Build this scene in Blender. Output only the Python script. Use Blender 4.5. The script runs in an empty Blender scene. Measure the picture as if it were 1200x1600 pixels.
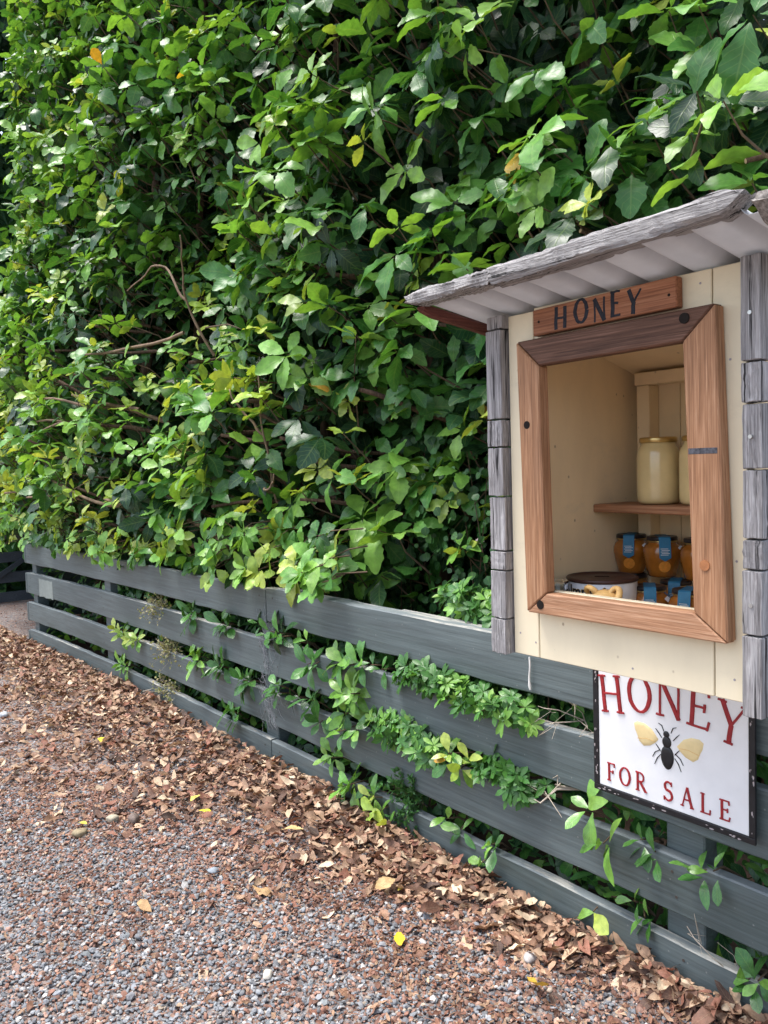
import bpy, bmesh, math
import numpy as np
from mathutils import Matrix, Vector

rng = np.random.default_rng(11)
scene = bpy.context.scene
COL = scene.collection

# ------------------------------------------------------------------ camera
FPX = 1265.04
FW = np.array([-0.79011349, 0.61025819, -0.05749457])
RT = np.array([0.61235257, 0.79002657, -0.02970444])
UP = np.array([-0.02729486, 0.05867683, 0.99790381])
CAM = np.array([0.0, 0.0, 1.38515])
cam_data = bpy.data.cameras.new("camera")
cam_data.sensor_fit = 'VERTICAL'
cam_data.sensor_height = 24.0
cam_data.lens = 24.0 * FPX / 1600.0
cam_data.clip_start = 0.05
cam_data.clip_end = 2000.0
cam = bpy.data.objects.new("camera", cam_data)
COL.objects.link(cam)
m = Matrix.Identity(4)
for i in range(3):
    m[i][0], m[i][1], m[i][2], m[i][3] = RT[i], UP[i], -FW[i], CAM[i]
cam.matrix_world = m
scene.camera = cam

# ------------------------------------------------------------------ sky, sun, exposure
SUN_EL, SUN_AZ = math.radians(70), math.radians(225)     # azimuth: clockwise from +Y
world = bpy.data.worlds.new("World")
scene.world = world
world.use_nodes = True
wn, wl = world.node_tree.nodes, world.node_tree.links
wn.clear()
sky = wn.new('ShaderNodeTexSky')
sky.sky_type = 'NISHITA'
sky.sun_disc = False
sky.sun_elevation = SUN_EL
sky.sun_rotation = SUN_AZ
sky.air_density = 1.0
sky.dust_density = 3.0
hs = wn.new('ShaderNodeHueSaturation')
hs.inputs['Saturation'].default_value = 0.74
bg = wn.new('ShaderNodeBackground')
bg.inputs['Strength'].default_value = 0.15
wo = wn.new('ShaderNodeOutputWorld')
wl.new(sky.outputs[0], hs.inputs['Color'])
wl.new(hs.outputs[0], bg.inputs['Color'])
wl.new(bg.outputs[0], wo.inputs['Surface'])

sun_data = bpy.data.lights.new("sun", 'SUN')
sun_data.energy = 1.5
sun_data.angle = math.radians(25)
sun_data.color = (1.0, 0.975, 0.94)
sun = bpy.data.objects.new("sun", sun_data)
COL.objects.link(sun)
sd = Vector((math.sin(SUN_AZ) * math.cos(SUN_EL), math.cos(SUN_AZ) * math.cos(SUN_EL), math.sin(SUN_EL)))
sun.rotation_euler = sd.to_track_quat('Z', 'Y').to_euler()
sun.location = (-2, -4, 8)

scene.view_settings.view_transform = 'Standard'
scene.view_settings.look = 'None'
scene.view_settings.gamma = 1.0
scene.view_settings.exposure = 1.42
scene.view_settings.use_curve_mapping = False
scene.cycles.max_bounces = 5
scene.cycles.diffuse_bounces = 3
scene.cycles.glossy_bounces = 2
scene.cycles.transmission_bounces = 5
scene.cycles.transparent_max_bounces = 4


def px(P):
    """pixel position (1200x1600) and depth of world points, used only to cull what is out of view"""
    d = np.asarray(P) - CAM
    z = d @ FW
    return 600 + FPX * (d @ RT) / z, 800 - FPX * (d @ UP) / z, z


# ------------------------------------------------------------------ object helpers
def tag(o, label=None, cat=None, group=None, kind=None):
    if label: o["label"] = label
    if cat: o["category"] = cat
    if group: o["group"] = group
    if kind: o["kind"] = kind
    return o


def link(name, me, mat=None, parent=None):
    o = bpy.data.objects.new(name, me)
    COL.objects.link(o)
    if mat is not None and me is not None and not me.materials:
        for mm in (mat if isinstance(mat, (list, tuple)) else [mat]):
            me.materials.append(mm)
    if parent is not None:
        o.parent = parent
        o.matrix_parent_inverse = parent.matrix_world.inverted() if parent.type != 'EMPTY' else Matrix.Translation(-parent.location)
    return o


def empty(name, loc, label, cat, group=None):
    e = bpy.data.objects.new(name, None)
    e.empty_display_size = 0.05
    COL.objects.link(e)
    e.location = loc
    return tag(e, label, cat, group)


def mesh_np(name, V, F, smooth=True, cols=None, luv=None):
    """F: (n,3) or (n,4) int array, or a list of lists"""
    me = bpy.data.meshes.new(name)
    V = np.asarray(V, dtype=np.float32)
    if isinstance(F, np.ndarray):
        n, k = F.shape
        me.vertices.add(len(V)); me.vertices.foreach_set("co", V.ravel())
        me.loops.add(n * k); me.loops.foreach_set("vertex_index", F.astype(np.int32).ravel())
        me.polygons.add(n)
        me.polygons.foreach_set("loop_start", np.arange(0, n * k, k, dtype=np.int32))
        me.update(calc_edges=True)
    else:
        me.from_pydata([tuple(v) for v in V], [], [tuple(f) for f in F])
        me.update()
    if smooth:
        me.polygons.foreach_set("use_smooth", np.ones(len(me.polygons), dtype=bool))
    if cols is not None:
        a = me.attributes.new("Col", 'FLOAT_COLOR', 'POINT')
        c = np.ones((len(V), 4), dtype=np.float32); c[:, :3] = cols
        a.data.foreach_set("color", c.ravel())
    if luv is not None:
        a = me.attributes.new("luv", 'FLOAT_VECTOR', 'POINT')
        c = np.zeros((len(V), 3), dtype=np.float32); c[:, :2] = luv
        a.data.foreach_set("vector", c.ravel())
    me.validate()
    return me


def bm_mesh(name, bm, smooth=False):
    me = bpy.data.meshes.new(name)
    bmesh.ops.recalc_face_normals(bm, faces=bm.faces[:])
    bm.to_mesh(me); bm.free()
    if smooth:
        me.polygons.foreach_set("use_smooth", np.ones(len(me.polygons), dtype=bool))
    return me


def box_mesh(name, x0, x1, y0, y1, z0, z1, bev=0.003, seg=1):
    bm = bmesh.new()
    bmesh.ops.create_cube(bm, size=1.0)
    for v in bm.verts:
        v.co = Vector((x0 + (v.co.x + .5) * (x1 - x0), y0 + (v.co.y + .5) * (y1 - y0), z0 + (v.co.z + .5) * (z1 - z0)))
    if bev > 0:
        bmesh.ops.bevel(bm, geom=bm.edges[:], offset=bev, segments=seg, affect='EDGES', profile=0.6)
    return bm_mesh(name, bm)


def box(name, x0, x1, y0, y1, z0, z1, mat, parent=None, bev=0.003, seg=1):
    return link(name, box_mesh(name, x0, x1, y0, y1, z0, z1, bev, seg), mat, parent)


def prism(name, poly, d0, d1, mat, parent=None, axis='Y', bev=0.0):
    """poly: 2-d outline; extruded between d0 and d1 along axis (Y: poly is x,z; Z: poly is x,y; X: poly is y,z)"""
    bm = bmesh.new()
    def P(a, b, d):
        return {'Y': (a, d, b), 'Z': (a, b, d), 'X': (d, a, b)}[axis]
    A = [bm.verts.new(P(a, b, d0)) for a, b in poly]
    B = [bm.verts.new(P(a, b, d1)) for a, b in poly]
    n = len(poly)
    bm.faces.new(A); bm.faces.new(B[::-1])
    for i in range(n):
        bm.faces.new((A[i], B[i], B[(i + 1) % n], A[(i + 1) % n]))
    bmesh.ops.recalc_face_normals(bm, faces=bm.faces[:])
    if bev > 0:
        bmesh.ops.bevel(bm, geom=bm.edges[:], offset=bev, segments=1, affect='EDGES')
    return link(name, bm_mesh(name, bm), mat, parent)


def lathe_mesh(name, prof, n=32, close=True):
    V, F = [], []
    for r, z in prof:
        for k in range(n):
            a = 2 * math.pi * k / n
            V.append((r * math.cos(a), r * math.sin(a), z))
    for i in range(len(prof) - 1):
        for k in range(n):
            k2 = (k + 1) % n
            F.append((i * n + k, i * n + k2, (i + 1) * n + k2, (i + 1) * n + k))
    if close:
        F.append(tuple(range(n))[::-1])
        F.append(tuple((len(prof) - 1) * n + k for k in range(n)))
    me = mesh_np(name, V, F)
    return me


def tube_np(pts, rad, n=6):
    """vertices and quads of a tapering tube along a polyline"""
    pts = np.asarray(pts, float); rad = np.asarray(rad, float)
    t = np.gradient(pts, axis=0); t /= np.linalg.norm(t, axis=1)[:, None] + 1e-9
    ref = np.array([0.31, 0.17, 0.93])
    a = np.cross(t, ref); a /= np.linalg.norm(a, axis=1)[:, None] + 1e-9
    b = np.cross(t, a)
    ang = np.arange(n) * 2 * np.pi / n
    V = pts[:, None, :] + rad[:, None, None] * (np.cos(ang)[None, :, None] * a[:, None, :] + np.sin(ang)[None, :, None] * b[:, None, :])
    F = []
    for i in range(len(pts) - 1):
        for k in range(n):
            k2 = (k + 1) % n
            F.append((i * n + k, i * n + k2, (i + 1) * n + k2, (i + 1) * n + k))
    return V.reshape(-1, 3), np.array(F)


def merge(parts):
    V, F, o = [], [], 0
    for v, f in parts:
        V.append(v); F.append(f + o); o += len(v)
    return np.concatenate(V), np.concatenate(F)


# ------------------------------------------------------------------ materials
def new_mat(name):
    mt = bpy.data.materials.new(name); mt.use_nodes = True
    nt = mt.node_tree; nt.nodes.clear()
    out = nt.nodes.new('ShaderNodeOutputMaterial')
    b = nt.nodes.new('ShaderNodeBsdfPrincipled')
    nt.links.new(b.outputs[0], out.inputs['Surface'])
    return mt, nt, b, out


def N(nt, t, **kw):
    n = nt.nodes.new(t)
    for k, v in kw.items():
        if k in n.inputs: n.inputs[k].default_value = v
        else: setattr(n, k, v)
    return n


def ramp(nt, stops, interp='LINEAR'):
    r = nt.nodes.new('ShaderNodeValToRGB'); e = r.color_ramp.elements
    r.color_ramp.interpolation = interp
    while len(e) < len(stops): e.new(0.5)
    for i, (p, c) in enumerate(stops):
        e[i].position = p; e[i].color = (*c, 1) if len(c) == 3 else c
    return r


def mixc(nt, fac, a, b, blend='MIX'):
    mx = nt.nodes.new('ShaderNodeMix'); mx.data_type = 'RGBA'; mx.blend_type = blend
    for sock, v in ((mx.inputs[0], fac), (mx.inputs[6], a), (mx.inputs[7], b)):
        if hasattr(v, 'links') or hasattr(v, 'is_output'): nt.links.new(v, sock)
        elif isinstance(v, (int, float)): sock.default_value = v
        else: sock.default_value = (*v, 1)
    return mx.outputs[2]


def coords(nt, scale, jitter=True):
    tc = N(nt, 'ShaderNodeTexCoord'); mp = N(nt, 'ShaderNodeMapping')
    mp.inputs['Scale'].default_value = scale
    nt.links.new(tc.outputs['Object'], mp.inputs['Vector'])
    if jitter:
        oi = N(nt, 'ShaderNodeObjectInfo'); mu = N(nt, 'ShaderNodeMath', operation='MULTIPLY'); mu.inputs[1].default_value = 37.0
        nt.links.new(oi.outputs['Random'], mu.inputs[0])
        nt.links.new(mu.outputs[0], mp.inputs['Location'])
    return mp.outputs[0]


def bump(nt, b, height, strength, dist=0.002):
    bp = N(nt, 'ShaderNodeBump'); bp.inputs['Strength'].default_value = strength; bp.inputs['Distance'].default_value = dist
    nt.links.new(height, bp.inputs['Height']); nt.links.new(bp.outputs[0], b.inputs['Normal'])
    return bp


def wood(name, dark, mid, light, axis, rough=0.75, bstr=0.6, crack=0.0, fine=90.0, bdist=0.002):
    mt, nt, b, _ = new_mat(name)
    sc = [fine * 2.2] * 3; sc[axis] = fine * 0.06
    v = coords(nt, sc)
    n1 = N(nt, 'ShaderNodeTexNoise', Scale=1.0, Detail=6.0, Roughness=0.65, Distortion=0.4); nt.links.new(v, n1.inputs['Vector'])
    sc2 = [fine * .22] * 3; sc2[axis] = fine * .035
    v2 = coords(nt, sc2)
    n2 = N(nt, 'ShaderNodeTexNoise', Scale=1.0, Detail=3.0, Roughness=0.6); nt.links.new(v2, n2.inputs['Vector'])
    r1 = ramp(nt, [(0.28, dark), (0.5, mid), (0.72, light)]); nt.links.new(n1.outputs[0], r1.inputs[0])
    r2 = ramp(nt, [(0.3, (.78, .76, .75)), (0.65, (1.1, 1.08, 1.06))]); nt.links.new(n2.outputs[0], r2.inputs[0])
    c = mixc(nt, 1.0, r1.outputs[0], r2.outputs[0], 'MULTIPLY')
    if crack > 0:
        sc3 = [fine * .9] * 3; sc3[axis] = fine * .02
        v3 = coords(nt, sc3)
        n3 = N(nt, 'ShaderNodeTexNoise', Scale=0.7, Detail=4.0, Roughness=0.7); nt.links.new(v3, n3.inputs['Vector'])
        r3 = ramp(nt, [(0.36, (1, 1, 1)), (0.43, (0, 0, 0))]); nt.links.new(n3.outputs[0], r3.inputs[0])
        mu = N(nt, 'ShaderNodeMath', operation='MULTIPLY'); mu.inputs[1].default_value = crack
        nt.links.new(r3.outputs[0], mu.inputs[0])
        c = mixc(nt, mu.outputs[0], c, tuple(x * .25 for x in dark))
    nt.links.new(c, b.inputs['Base Color'])
    b.inputs['Roughness'].default_value = rough
    b.inputs['Specular IOR Level'].default_value = 0.25
    bump(nt, b, n1.outputs[0], bstr, bdist)
    return mt


def plain(name, col, rough=0.5, metal=0.0, var=0.12, scale=30.0, spec=0.4, bstr=0.05, coat=0.0):
    mt, nt, b, _ = new_mat(name)
    v = coords(nt, (scale,) * 3)
    n1 = N(nt, 'ShaderNodeTexNoise', Scale=1.0, Detail=5.0, Roughness=0.6); nt.links.new(v, n1.inputs['Vector'])
    r1 = ramp(nt, [(0.3, tuple(x * (1 - var) for x in col)), (0.7, tuple(min(1, x * (1 + var)) for x in col))])
    nt.links.new(n1.outputs[0], r1.inputs[0]); nt.links.new(r1.outputs[0], b.inputs['Base Color'])
    b.inputs['Roughness'].default_value = rough; b.inputs['Metallic'].default_value = metal
    b.inputs['Specular IOR Level'].default_value = spec
    b.inputs['Coat Weight'].default_value = coat
    b.inputs['Coat Roughness'].default_value = 0.04
    if bstr: bump(nt, b, n1.outputs[0], bstr, 0.001)
    return mt


def leaf_mat(name, source, rough=0.38, trans=0.3, spec=0.45, vein=0.25, dead=False):
    """source: 'attr' reads the Col attribute, 'object' the object's own colour"""
    mt, nt, b, out = new_mat(name)
    if source == 'attr':
        c0 = N(nt, 'ShaderNodeAttribute', attribute_name='Col').outputs['Color']
    else:
        c0 = N(nt, 'ShaderNodeObjectInfo').outputs['Color']
    lu = N(nt, 'ShaderNodeAttribute', attribute_name='luv')
    sp = N(nt, 'ShaderNodeSeparateXYZ'); nt.links.new(lu.outputs['Vector'], sp.inputs[0])
    ab = N(nt, 'ShaderNodeMath', operation='ABSOLUTE'); nt.links.new(sp.outputs[1], ab.inputs[0])
    rib = ramp(nt, [(0.0, (1, 1, 1)), (0.09, (0, 0, 0))]); nt.links.new(ab.outputs[0], rib.inputs[0])
    # side veins: sin(40 * (t - 0.25*|s|))
    m1 = N(nt, 'ShaderNodeMath', operation='MULTIPLY_ADD'); m1.inputs[1].default_value = -0.22
    nt.links.new(ab.outputs[0], m1.inputs[0]); nt.links.new(sp.outputs[0], m1.inputs[2])
    m2 = N(nt, 'ShaderNodeMath', operation='MULTIPLY'); m2.inputs[1].default_value = 52.0; nt.links.new(m1.outputs[0], m2.inputs[0])
    m3 = N(nt, 'ShaderNodeMath', operation='SINE'); nt.links.new(m2.outputs[0], m3.inputs[0])
    m4 = ramp(nt, [(0.8, (0, 0, 0)), (1.0, (.55, .55, .55))]); nt.links.new(m3.outputs[0], m4.inputs[0])
    mx = N(nt, 'ShaderNodeMath', operation='MAXIMUM'); nt.links.new(rib.outputs[0], mx.inputs[0]); nt.links.new(m4.outputs[0], mx.inputs[1])
    mv = N(nt, 'ShaderNodeMath', operation='MULTIPLY'); mv.inputs[1].default_value = vein; nt.links.new(mx.outputs[0], mv.inputs[0])
    tc = N(nt, 'ShaderNodeTexCoord')
    nz = N(nt, 'ShaderNodeTexNoise', Scale=45.0, Detail=4.0)
    nt.links.new(tc.outputs['Object'] if source == 'attr' else tc.outputs['Object'], nz.inputs['Vector'])
    if source != 'attr': nz.inputs['Scale'].default_value = 5.0
    rz = ramp(nt, [(0.3, (.72, .74, .7)), (0.7, (1.22, 1.2, 1.15))]); nt.links.new(nz.outputs[0], rz.inputs[0])
    c = mixc(nt, 1.0, c0, rz.outputs[0], 'MULTIPLY')
    lite = (.55, .42, .26) if dead else (.32, .45, .12)
    c = mixc(nt, mv.outputs[0], c, lite)
    nt.links.new(c, b.inputs['Base Color'])
    b.inputs['Roughness'].default_value = rough
    b.inputs['Specular IOR Level'].default_value = spec
    bump(nt, b, mx.outputs[0], 0.25 if not dead else 0.4, 0.002)
    if trans > 0:
        tr = N(nt, 'ShaderNodeBsdfTranslucent')
        tcol = mixc(nt, 1.0, c, (1.5, 1.35, .55) if not dead else (1.1, .9, .6), 'MULTIPLY')
        nt.links.new(tcol, tr.inputs['Color'])
        ms = N(nt, 'ShaderNodeMixShader'); ms.inputs[0].default_value = trans
        nt.links.new(b.outputs[0], ms.inputs[1]); nt.links.new(tr.outputs[0], ms.inputs[2])
        nt.links.new(ms.outputs[0], out.inputs['Surface'])
    return mt


def attr_mat(name, rough=0.8, spec=0.2, nscale=60.0):
    mt, nt, b, _ = new_mat(name)
    a = N(nt, 'ShaderNodeAttribute', attribute_name='Col')
    tc = N(nt, 'ShaderNodeTexCoord'); nz = N(nt, 'ShaderNodeTexNoise', Scale=nscale, Detail=5.0, Roughness=0.7)
    nt.links.new(tc.outputs['Object'], nz.inputs['Vector'])
    rz = ramp(nt, [(0.3, (.68, .68, .68)), (0.7, (1.25, 1.25, 1.25))]); nt.links.new(nz.outputs[0], rz.inputs[0])
    nt.links.new(mixc(nt, 1.0, a.outputs['Color'], rz.outputs[0], 'MULTIPLY'), b.inputs['Base Color'])
    b.inputs['Roughness'].default_value = rough; b.inputs['Specular IOR Level'].default_value = spec
    return mt


def obj_col_mat(name, rough=0.8, spec=0.2):
    mt, nt, b, _ = new_mat(name)
    oi = N(nt, 'ShaderNodeObjectInfo')
    v = coords(nt, (3, 3, 3))
    nz = N(nt, 'ShaderNodeTexNoise', Scale=1.0, Detail=6.0, Roughness=0.7); nt.links.new(v, nz.inputs['Vector'])
    rz = ramp(nt, [(0.3, (.65, .65, .66)), (0.7, (1.3, 1.3, 1.28))]); nt.links.new(nz.outputs[0], rz.inputs[0])
    nt.links.new(mixc(nt, 1.0, oi.outputs['Color'], rz.outputs[0], 'MULTIPLY'), b.inputs['Base Color'])
    b.inputs['Roughness'].default_value = rough; b.inputs['Specular IOR Level'].default_value = spec
    return mt


def fence_paint(name, base, wear=0.35):
    mt, nt, b, _ = new_mat(name)
    v = coords(nt, (3.0, 60, 110)); n1 = N(nt, 'ShaderNodeTexNoise', Scale=1.0, Detail=6.0, Roughness=0.65); nt.links.new(v, n1.inputs['Vector'])
    v2 = coords(nt, (1.1, 3, 5)); n2 = N(nt, 'ShaderNodeTexNoise', Scale=1.0, Detail=4.0, Roughness=0.6); nt.links.new(v2, n2.inputs['Vector'])
    r1 = ramp(nt, [(0.3, tuple(x * .68 for x in base)), (0.7, tuple(x * 1.25 for x in base))]); nt.links.new(n1.outputs[0], r1.inputs[0])
    r2 = ramp(nt, [(0.3, (.74, .78, .75)), (0.5, (1, 1, 1)), (0.72, (1.28, 1.26, 1.24))]); nt.links.new(n2.outputs[0], r2.inputs[0])
    c = mixc(nt, 1.0, r1.outputs[0], r2.outputs[0], 'MULTIPLY')
    # worn scratches along the grain
    v3 = coords(nt, (4.0, 90, 130)); n3 = N(nt, 'ShaderNodeTexNoise', Scale=1.0, Detail=3.0, Roughness=0.6); nt.links.new(v3, n3.inputs['Vector'])
    r3 = ramp(nt, [(0.70, (0, 0, 0)), (0.76, (1, 1, 1))]); nt.links.new(n3.outputs[0], r3.inputs[0])
    v4 = coords(nt, (1.6, 8, 9)); n4 = N(nt, 'ShaderNodeTexNoise', Scale=1.0, Detail=2.0); nt.links.new(v4, n4.inputs['Vector'])
    r4 = ramp(nt, [(0.5, (0, 0, 0)), (0.62, (1, 1, 1))]); nt.links.new(n4.outputs[0], r4.inputs[0])
    mu = N(nt, 'ShaderNodeMath', operation='MULTIPLY'); nt.links.new(r3.outputs[0], mu.inputs[0]); nt.links.new(r4.outputs[0], mu.inputs[1])
    mu2 = N(nt, 'ShaderNodeMath', operation='MULTIPLY'); mu2.inputs[1].default_value = wear; nt.links.new(mu.outputs[0], mu2.inputs[0])
    c = mixc(nt, mu2.outputs[0], c, (.42, .42, .38))
    # fine pale specks
    v5 = coords(nt, (70, 70, 70)); vo = N(nt, 'ShaderNodeTexVoronoi', Scale=0.45); nt.links.new(v5, vo.inputs['Vector'])
    r5 = ramp(nt, [(0.05, (.5, .5, .5)), (0.09, (0, 0, 0))]); nt.links.new(vo.outputs['Distance'], r5.inputs[0])
    c = mixc(nt, r5.outputs[0], c, (.30, .31, .30))
    nt.links.new(c, b.inputs['Base Color'])
    b.inputs['Roughness'].default_value = 0.45; b.inputs['Specular IOR Level'].default_value = 0.5
    bump(nt, b, n1.outputs[0], 0.6, 0.002)
    return mt


def cream_paint(name, base):
    mt, nt, b, _ = new_mat(name)
    v = coords(nt, (7, 7, 3)); n1 = N(nt, 'ShaderNodeTexNoise', Scale=1.0, Detail=6.0, Roughness=0.6); nt.links.new(v, n1.inputs['Vector'])
    r1 = ramp(nt, [(0.3, tuple(x * .90 for x in base)), (0.7, tuple(min(1, x * 1.05) for x in base))]); nt.links.new(n1.outputs[0], r1.inputs[0])
    v2 = coords(nt, (26, 26, 22)); vo = N(nt, 'ShaderNodeTexVoronoi', Scale=1.0); nt.links.new(v2, vo.inputs['Vector'])
    r2 = ramp(nt, [(0.05, (1, 1, 1)), (0.10, (0, 0, 0))]); nt.links.new(vo.outputs['Distance'], r2.inputs[0])
    n3 = N(nt, 'ShaderNodeTexNoise', Scale=0.9, Detail=2.0); nt.links.new(v, n3.inputs['Vector'])
    r3 = ramp(nt, [(0.45, (0, 0, 0)), (0.55, (.8, .8, .8))]); nt.links.new(n3.outputs[0], r3.inputs[0])
    mu = N(nt, 'ShaderNodeMath', operation='MULTIPLY'); nt.links.new(r2.outputs[0], mu.inputs[0]); nt.links.new(r3.outputs[0], mu.inputs[1])
    c = mixc(nt, mu.outputs[0], r1.outputs[0], (.34, .25, .15))
    # rubbed dirt
    v6 = coords(nt, (5, 5, 12)); n6 = N(nt, 'ShaderNodeTexNoise', Scale=1.0, Detail=8.0, Roughness=0.75); nt.links.new(v6, n6.inputs['Vector'])
    r6 = ramp(nt, [(0.56, (0, 0, 0)), (0.8, (.45, .45, .45))]); nt.links.new(n6.outputs[0], r6.inputs[0])
    c = mixc(nt, r6.outputs[0], c, (.55, .47, .34))
    nt.links.new(c, b.inputs['Base Color'])
    b.inputs['Roughness'].default_value = 0.55; b.inputs['Specular IOR Level'].default_value = 0.3
    vb = coords(nt, (90, 90, 9)); nb = N(nt, 'ShaderNodeTexNoise', Scale=1.0, Detail=4.0); nt.links.new(vb, nb.inputs['Vector'])
    bump(nt, b, nb.outputs[0], 0.18, 0.001)
    return mt


M = {}
M['fence'] = fence_paint('fence_paint', (.100, .127, .130))
M['fence_old'] = fence_paint('fence_paint_worn', (.120, .130, .128), 0.8)
def worn_edge(name, base):
    mt, nt, b, _ = new_mat(name)
    v = coords(nt, (5, 40, 40)); n1 = N(nt, 'ShaderNodeTexNoise', Scale=1.0, Detail=7.0, Roughness=0.7); nt.links.new(v, n1.inputs['Vector'])
    v2 = coords(nt, (.9, 3, 3)); n2 = N(nt, 'ShaderNodeTexNoise', Scale=1.0, Detail=2.0); nt.links.new(v2, n2.inputs['Vector'])
    ad = N(nt, 'ShaderNodeMath', operation='ADD'); nt.links.new(n1.outputs[0], ad.inputs[0]); nt.links.new(n2.outputs[0], ad.inputs[1])
    r = ramp(nt, [(.0, base), (.52, tuple(x * 1.25 for x in base)), (.56, (.30, .30, .27)), (.66, (.55, .53, .47))])
    hv = N(nt, 'ShaderNodeMath', operation='MULTIPLY'); hv.inputs[1].default_value = .5; nt.links.new(ad.outputs[0], hv.inputs[0])
    nt.links.new(hv.outputs[0], r.inputs[0]); nt.links.new(r.outputs[0], b.inputs['Base Color']); b.inputs['Roughness'].default_value = .8
    bump(nt, b, n1.outputs[0], .6, .003)
    return mt


M['fence_edge'] = worn_edge('fence_worn_edge', (.12, .14, .145))
M['nail'] = plain('rusty_nail', (.09, .075, .065), .7, .3, var=.3)
M['gate'] = fence_paint('gate_paint', (.055, .066, .082), 0.15)
M['cream'] = cream_paint('cream_paint', (.79, .69, .49))
M['cream_in'] = cream_paint('cream_paint_inside', (.88, .69, .43))
M['grey_v'] = wood('weathered_wood_upright', (.09, .085, .085), (.30, .29, .29), (.56, .55, .55), 2, 0.9, 1.0, 1.0, 130)
M['grey_x'] = wood('weathered_wood_long', (.11, .105, .10), (.36, .35, .345), (.62, .61, .60), 0, 0.9, 1.0, 1.0, 150, 0.006)
M['grey_y'] = wood('weathered_wood_deep', (.09, .08, .07), (.24, .22, .20), (.45, .43, .41), 1, 0.9, 1.0, 0.7, 100)
M['redwood_y'] = wood('red_stained_wood', (.07, .022, .018), (.13, .045, .035), (.19, .08, .06), 1, 0.8, 0.6, 0.3, 90)
M['brown_v'] = wood('rimu_upright', (.19, .09, .045), (.38, .195, .10), (.54, .32, .19), 2, 0.6, 0.5, 0.12, 120)
M['brown_x'] = wood('rimu_level', (.21, .10, .052), (.42, .225, .125), (.60, .38, .245), 0, 0.6, 0.5, 0.12, 120)
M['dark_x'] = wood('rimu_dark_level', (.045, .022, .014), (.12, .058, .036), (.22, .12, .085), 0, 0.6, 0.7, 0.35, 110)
M['name_x'] = wood('name_board_wood', (.15, .055, .026), (.30, .12, .058), (.42, .20, .11), 0, 0.6, 0.4, 0.15, 110)
M['shelf'] = wood('shelf_wood', (.20, .09, .045), (.36, .17, .085), (.48, .27, .15), 0, 0.55, 0.3, 0.05, 90)
M['band'] = plain('worn_grey_band', (.10, .10, .11), .9, var=.5, scale=220, spec=.1, bstr=.5)
M['ink'] = plain('black_ink', (.022, .024, .032), 0.7, var=.4, scale=150, spec=.2)
M['hole'] = plain('bolt_hole_dark', (.02, .016, .014), 0.9, spec=.1)
M['plug'] = plain('wood_plug', (.40, .16, .06), 0.5, var=.25, scale=80)
M['galv'] = plain('roof_iron_underside', (.57, .59, .60), 0.4, 0.0, var=.10, scale=9, spec=.4)
M['white_enamel'] = plain('white_enamel', (.80, .81, .82), 0.35, var=.05, scale=12, spec=.5)
M['red_enamel'] = plain('dark_red_enamel', (.30, .018, .022), 0.4, var=.25, scale=90)
M['black_enamel'] = plain('black_enamel', (.012, .012, .014), 0.4, var=.3, scale=60)
M['chip'] = plain('chipped_enamel', (.36, .32, .32), 0.7, var=.4, scale=200)
M['wing'] = plain('yellow_wing_enamel', (.78, .62, .32), 0.4, var=.06, scale=40)
M['creamed'] = plain('creamed_honey', (.74, .57, .27), 0.28, var=.06, scale=25, spec=.5, coat=.9)
M['amber'] = plain('amber_honey', (.36, .12, .016), 0.22, var=.25, scale=30, spec=.5, coat=.9)
M['gold'] = plain('gold_lid', (.62, .45, .18), 0.3, 0.9, var=.1, scale=40)
M['dark_lid'] = plain('dark_lid', (.035, .028, .026), 0.35, 0.2, var=.2)
M['blue_tag'] = plain('blue_label', (.025, .16, .28), 0.5, var=.15, scale=60)
M['orange'] = plain('orange_sticker', (.75, .27, .035), 0.5, var=.15, scale=160)
M['paper'] = plain('white_paper', (.75, .74, .72), 0.7, var=.05)
M['tin_lid'] = plain('brown_plastic_lid', (.055, .022, .016), 0.42, var=.15)
M['tin'] = plain('tin_white', (.72, .72, .74), 0.35, var=.04, spec=.5)
M['gold_ink'] = plain('gold_ink', (.55, .33, .06), 0.5)
M['carved'] = plain('carved_pale_wood', (.72, .44, .16), 0.5, var=.2, scale=60)
M['screw'] = plain('screw_metal', (.5, .5, .48), 0.35, 0.9)
M['drip'] = plain('white_paint', (.78, .76, .72), 0.6)
M['patch'] = plain('pale_paint_patch', (.24, .27, .25), 0.6, var=.1)
M['web'] = plain('cobweb_dust', (.34, .34, .36), 0.9, var=.3, scale=60)
M['leaf'] = leaf_mat('green_leaf', 'attr', 0.34, 0.28, 0.42)
M['leaf_o'] = leaf_mat('green_leaf_single', 'object', 0.34, 0.28, 0.42)
M['leaf_in'] = leaf_mat('inner_leaf', 'attr', 0.5, 0.0, 0.2)
M['leaf_gloss'] = leaf_mat('glossy_leaf_single', 'object', 0.25, 0.2, 0.55, 0.22)
M['dead'] = leaf_mat('dead_leaf', 'attr', 0.6, 0.12, 0.3, 0.22, True)
M['dead_o'] = leaf_mat('dead_leaf_single', 'object', 0.6, 0.12, 0.3, 0.22, True)
M['bark'] = wood('bark', (.035, .022, .015), (.10, .062, .042), (.19, .13, .09), 2, 0.9, 0.8, 0.2, 60)
M['branch'] = plain('branch_bark', (.20, .135, .085), .8, var=.45, scale=25, bstr=.4)
M['twig'] = plain('twig_bark', (.115, .075, .045), 0.8, var=.4, scale=30)
M['dry_twig'] = plain('dry_twig', (.42, .36, .29), 0.8, var=.3, scale=60)
M['cut'] = plain('cut_wood', (.55, .40, .24), 0.8, var=.15, scale=80)
M['pebble'] = attr_mat('pebble_stone', 0.75, 0.3, 90)
M['pebble_o'] = obj_col_mat('stone_single', 0.75, 0.3)

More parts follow.
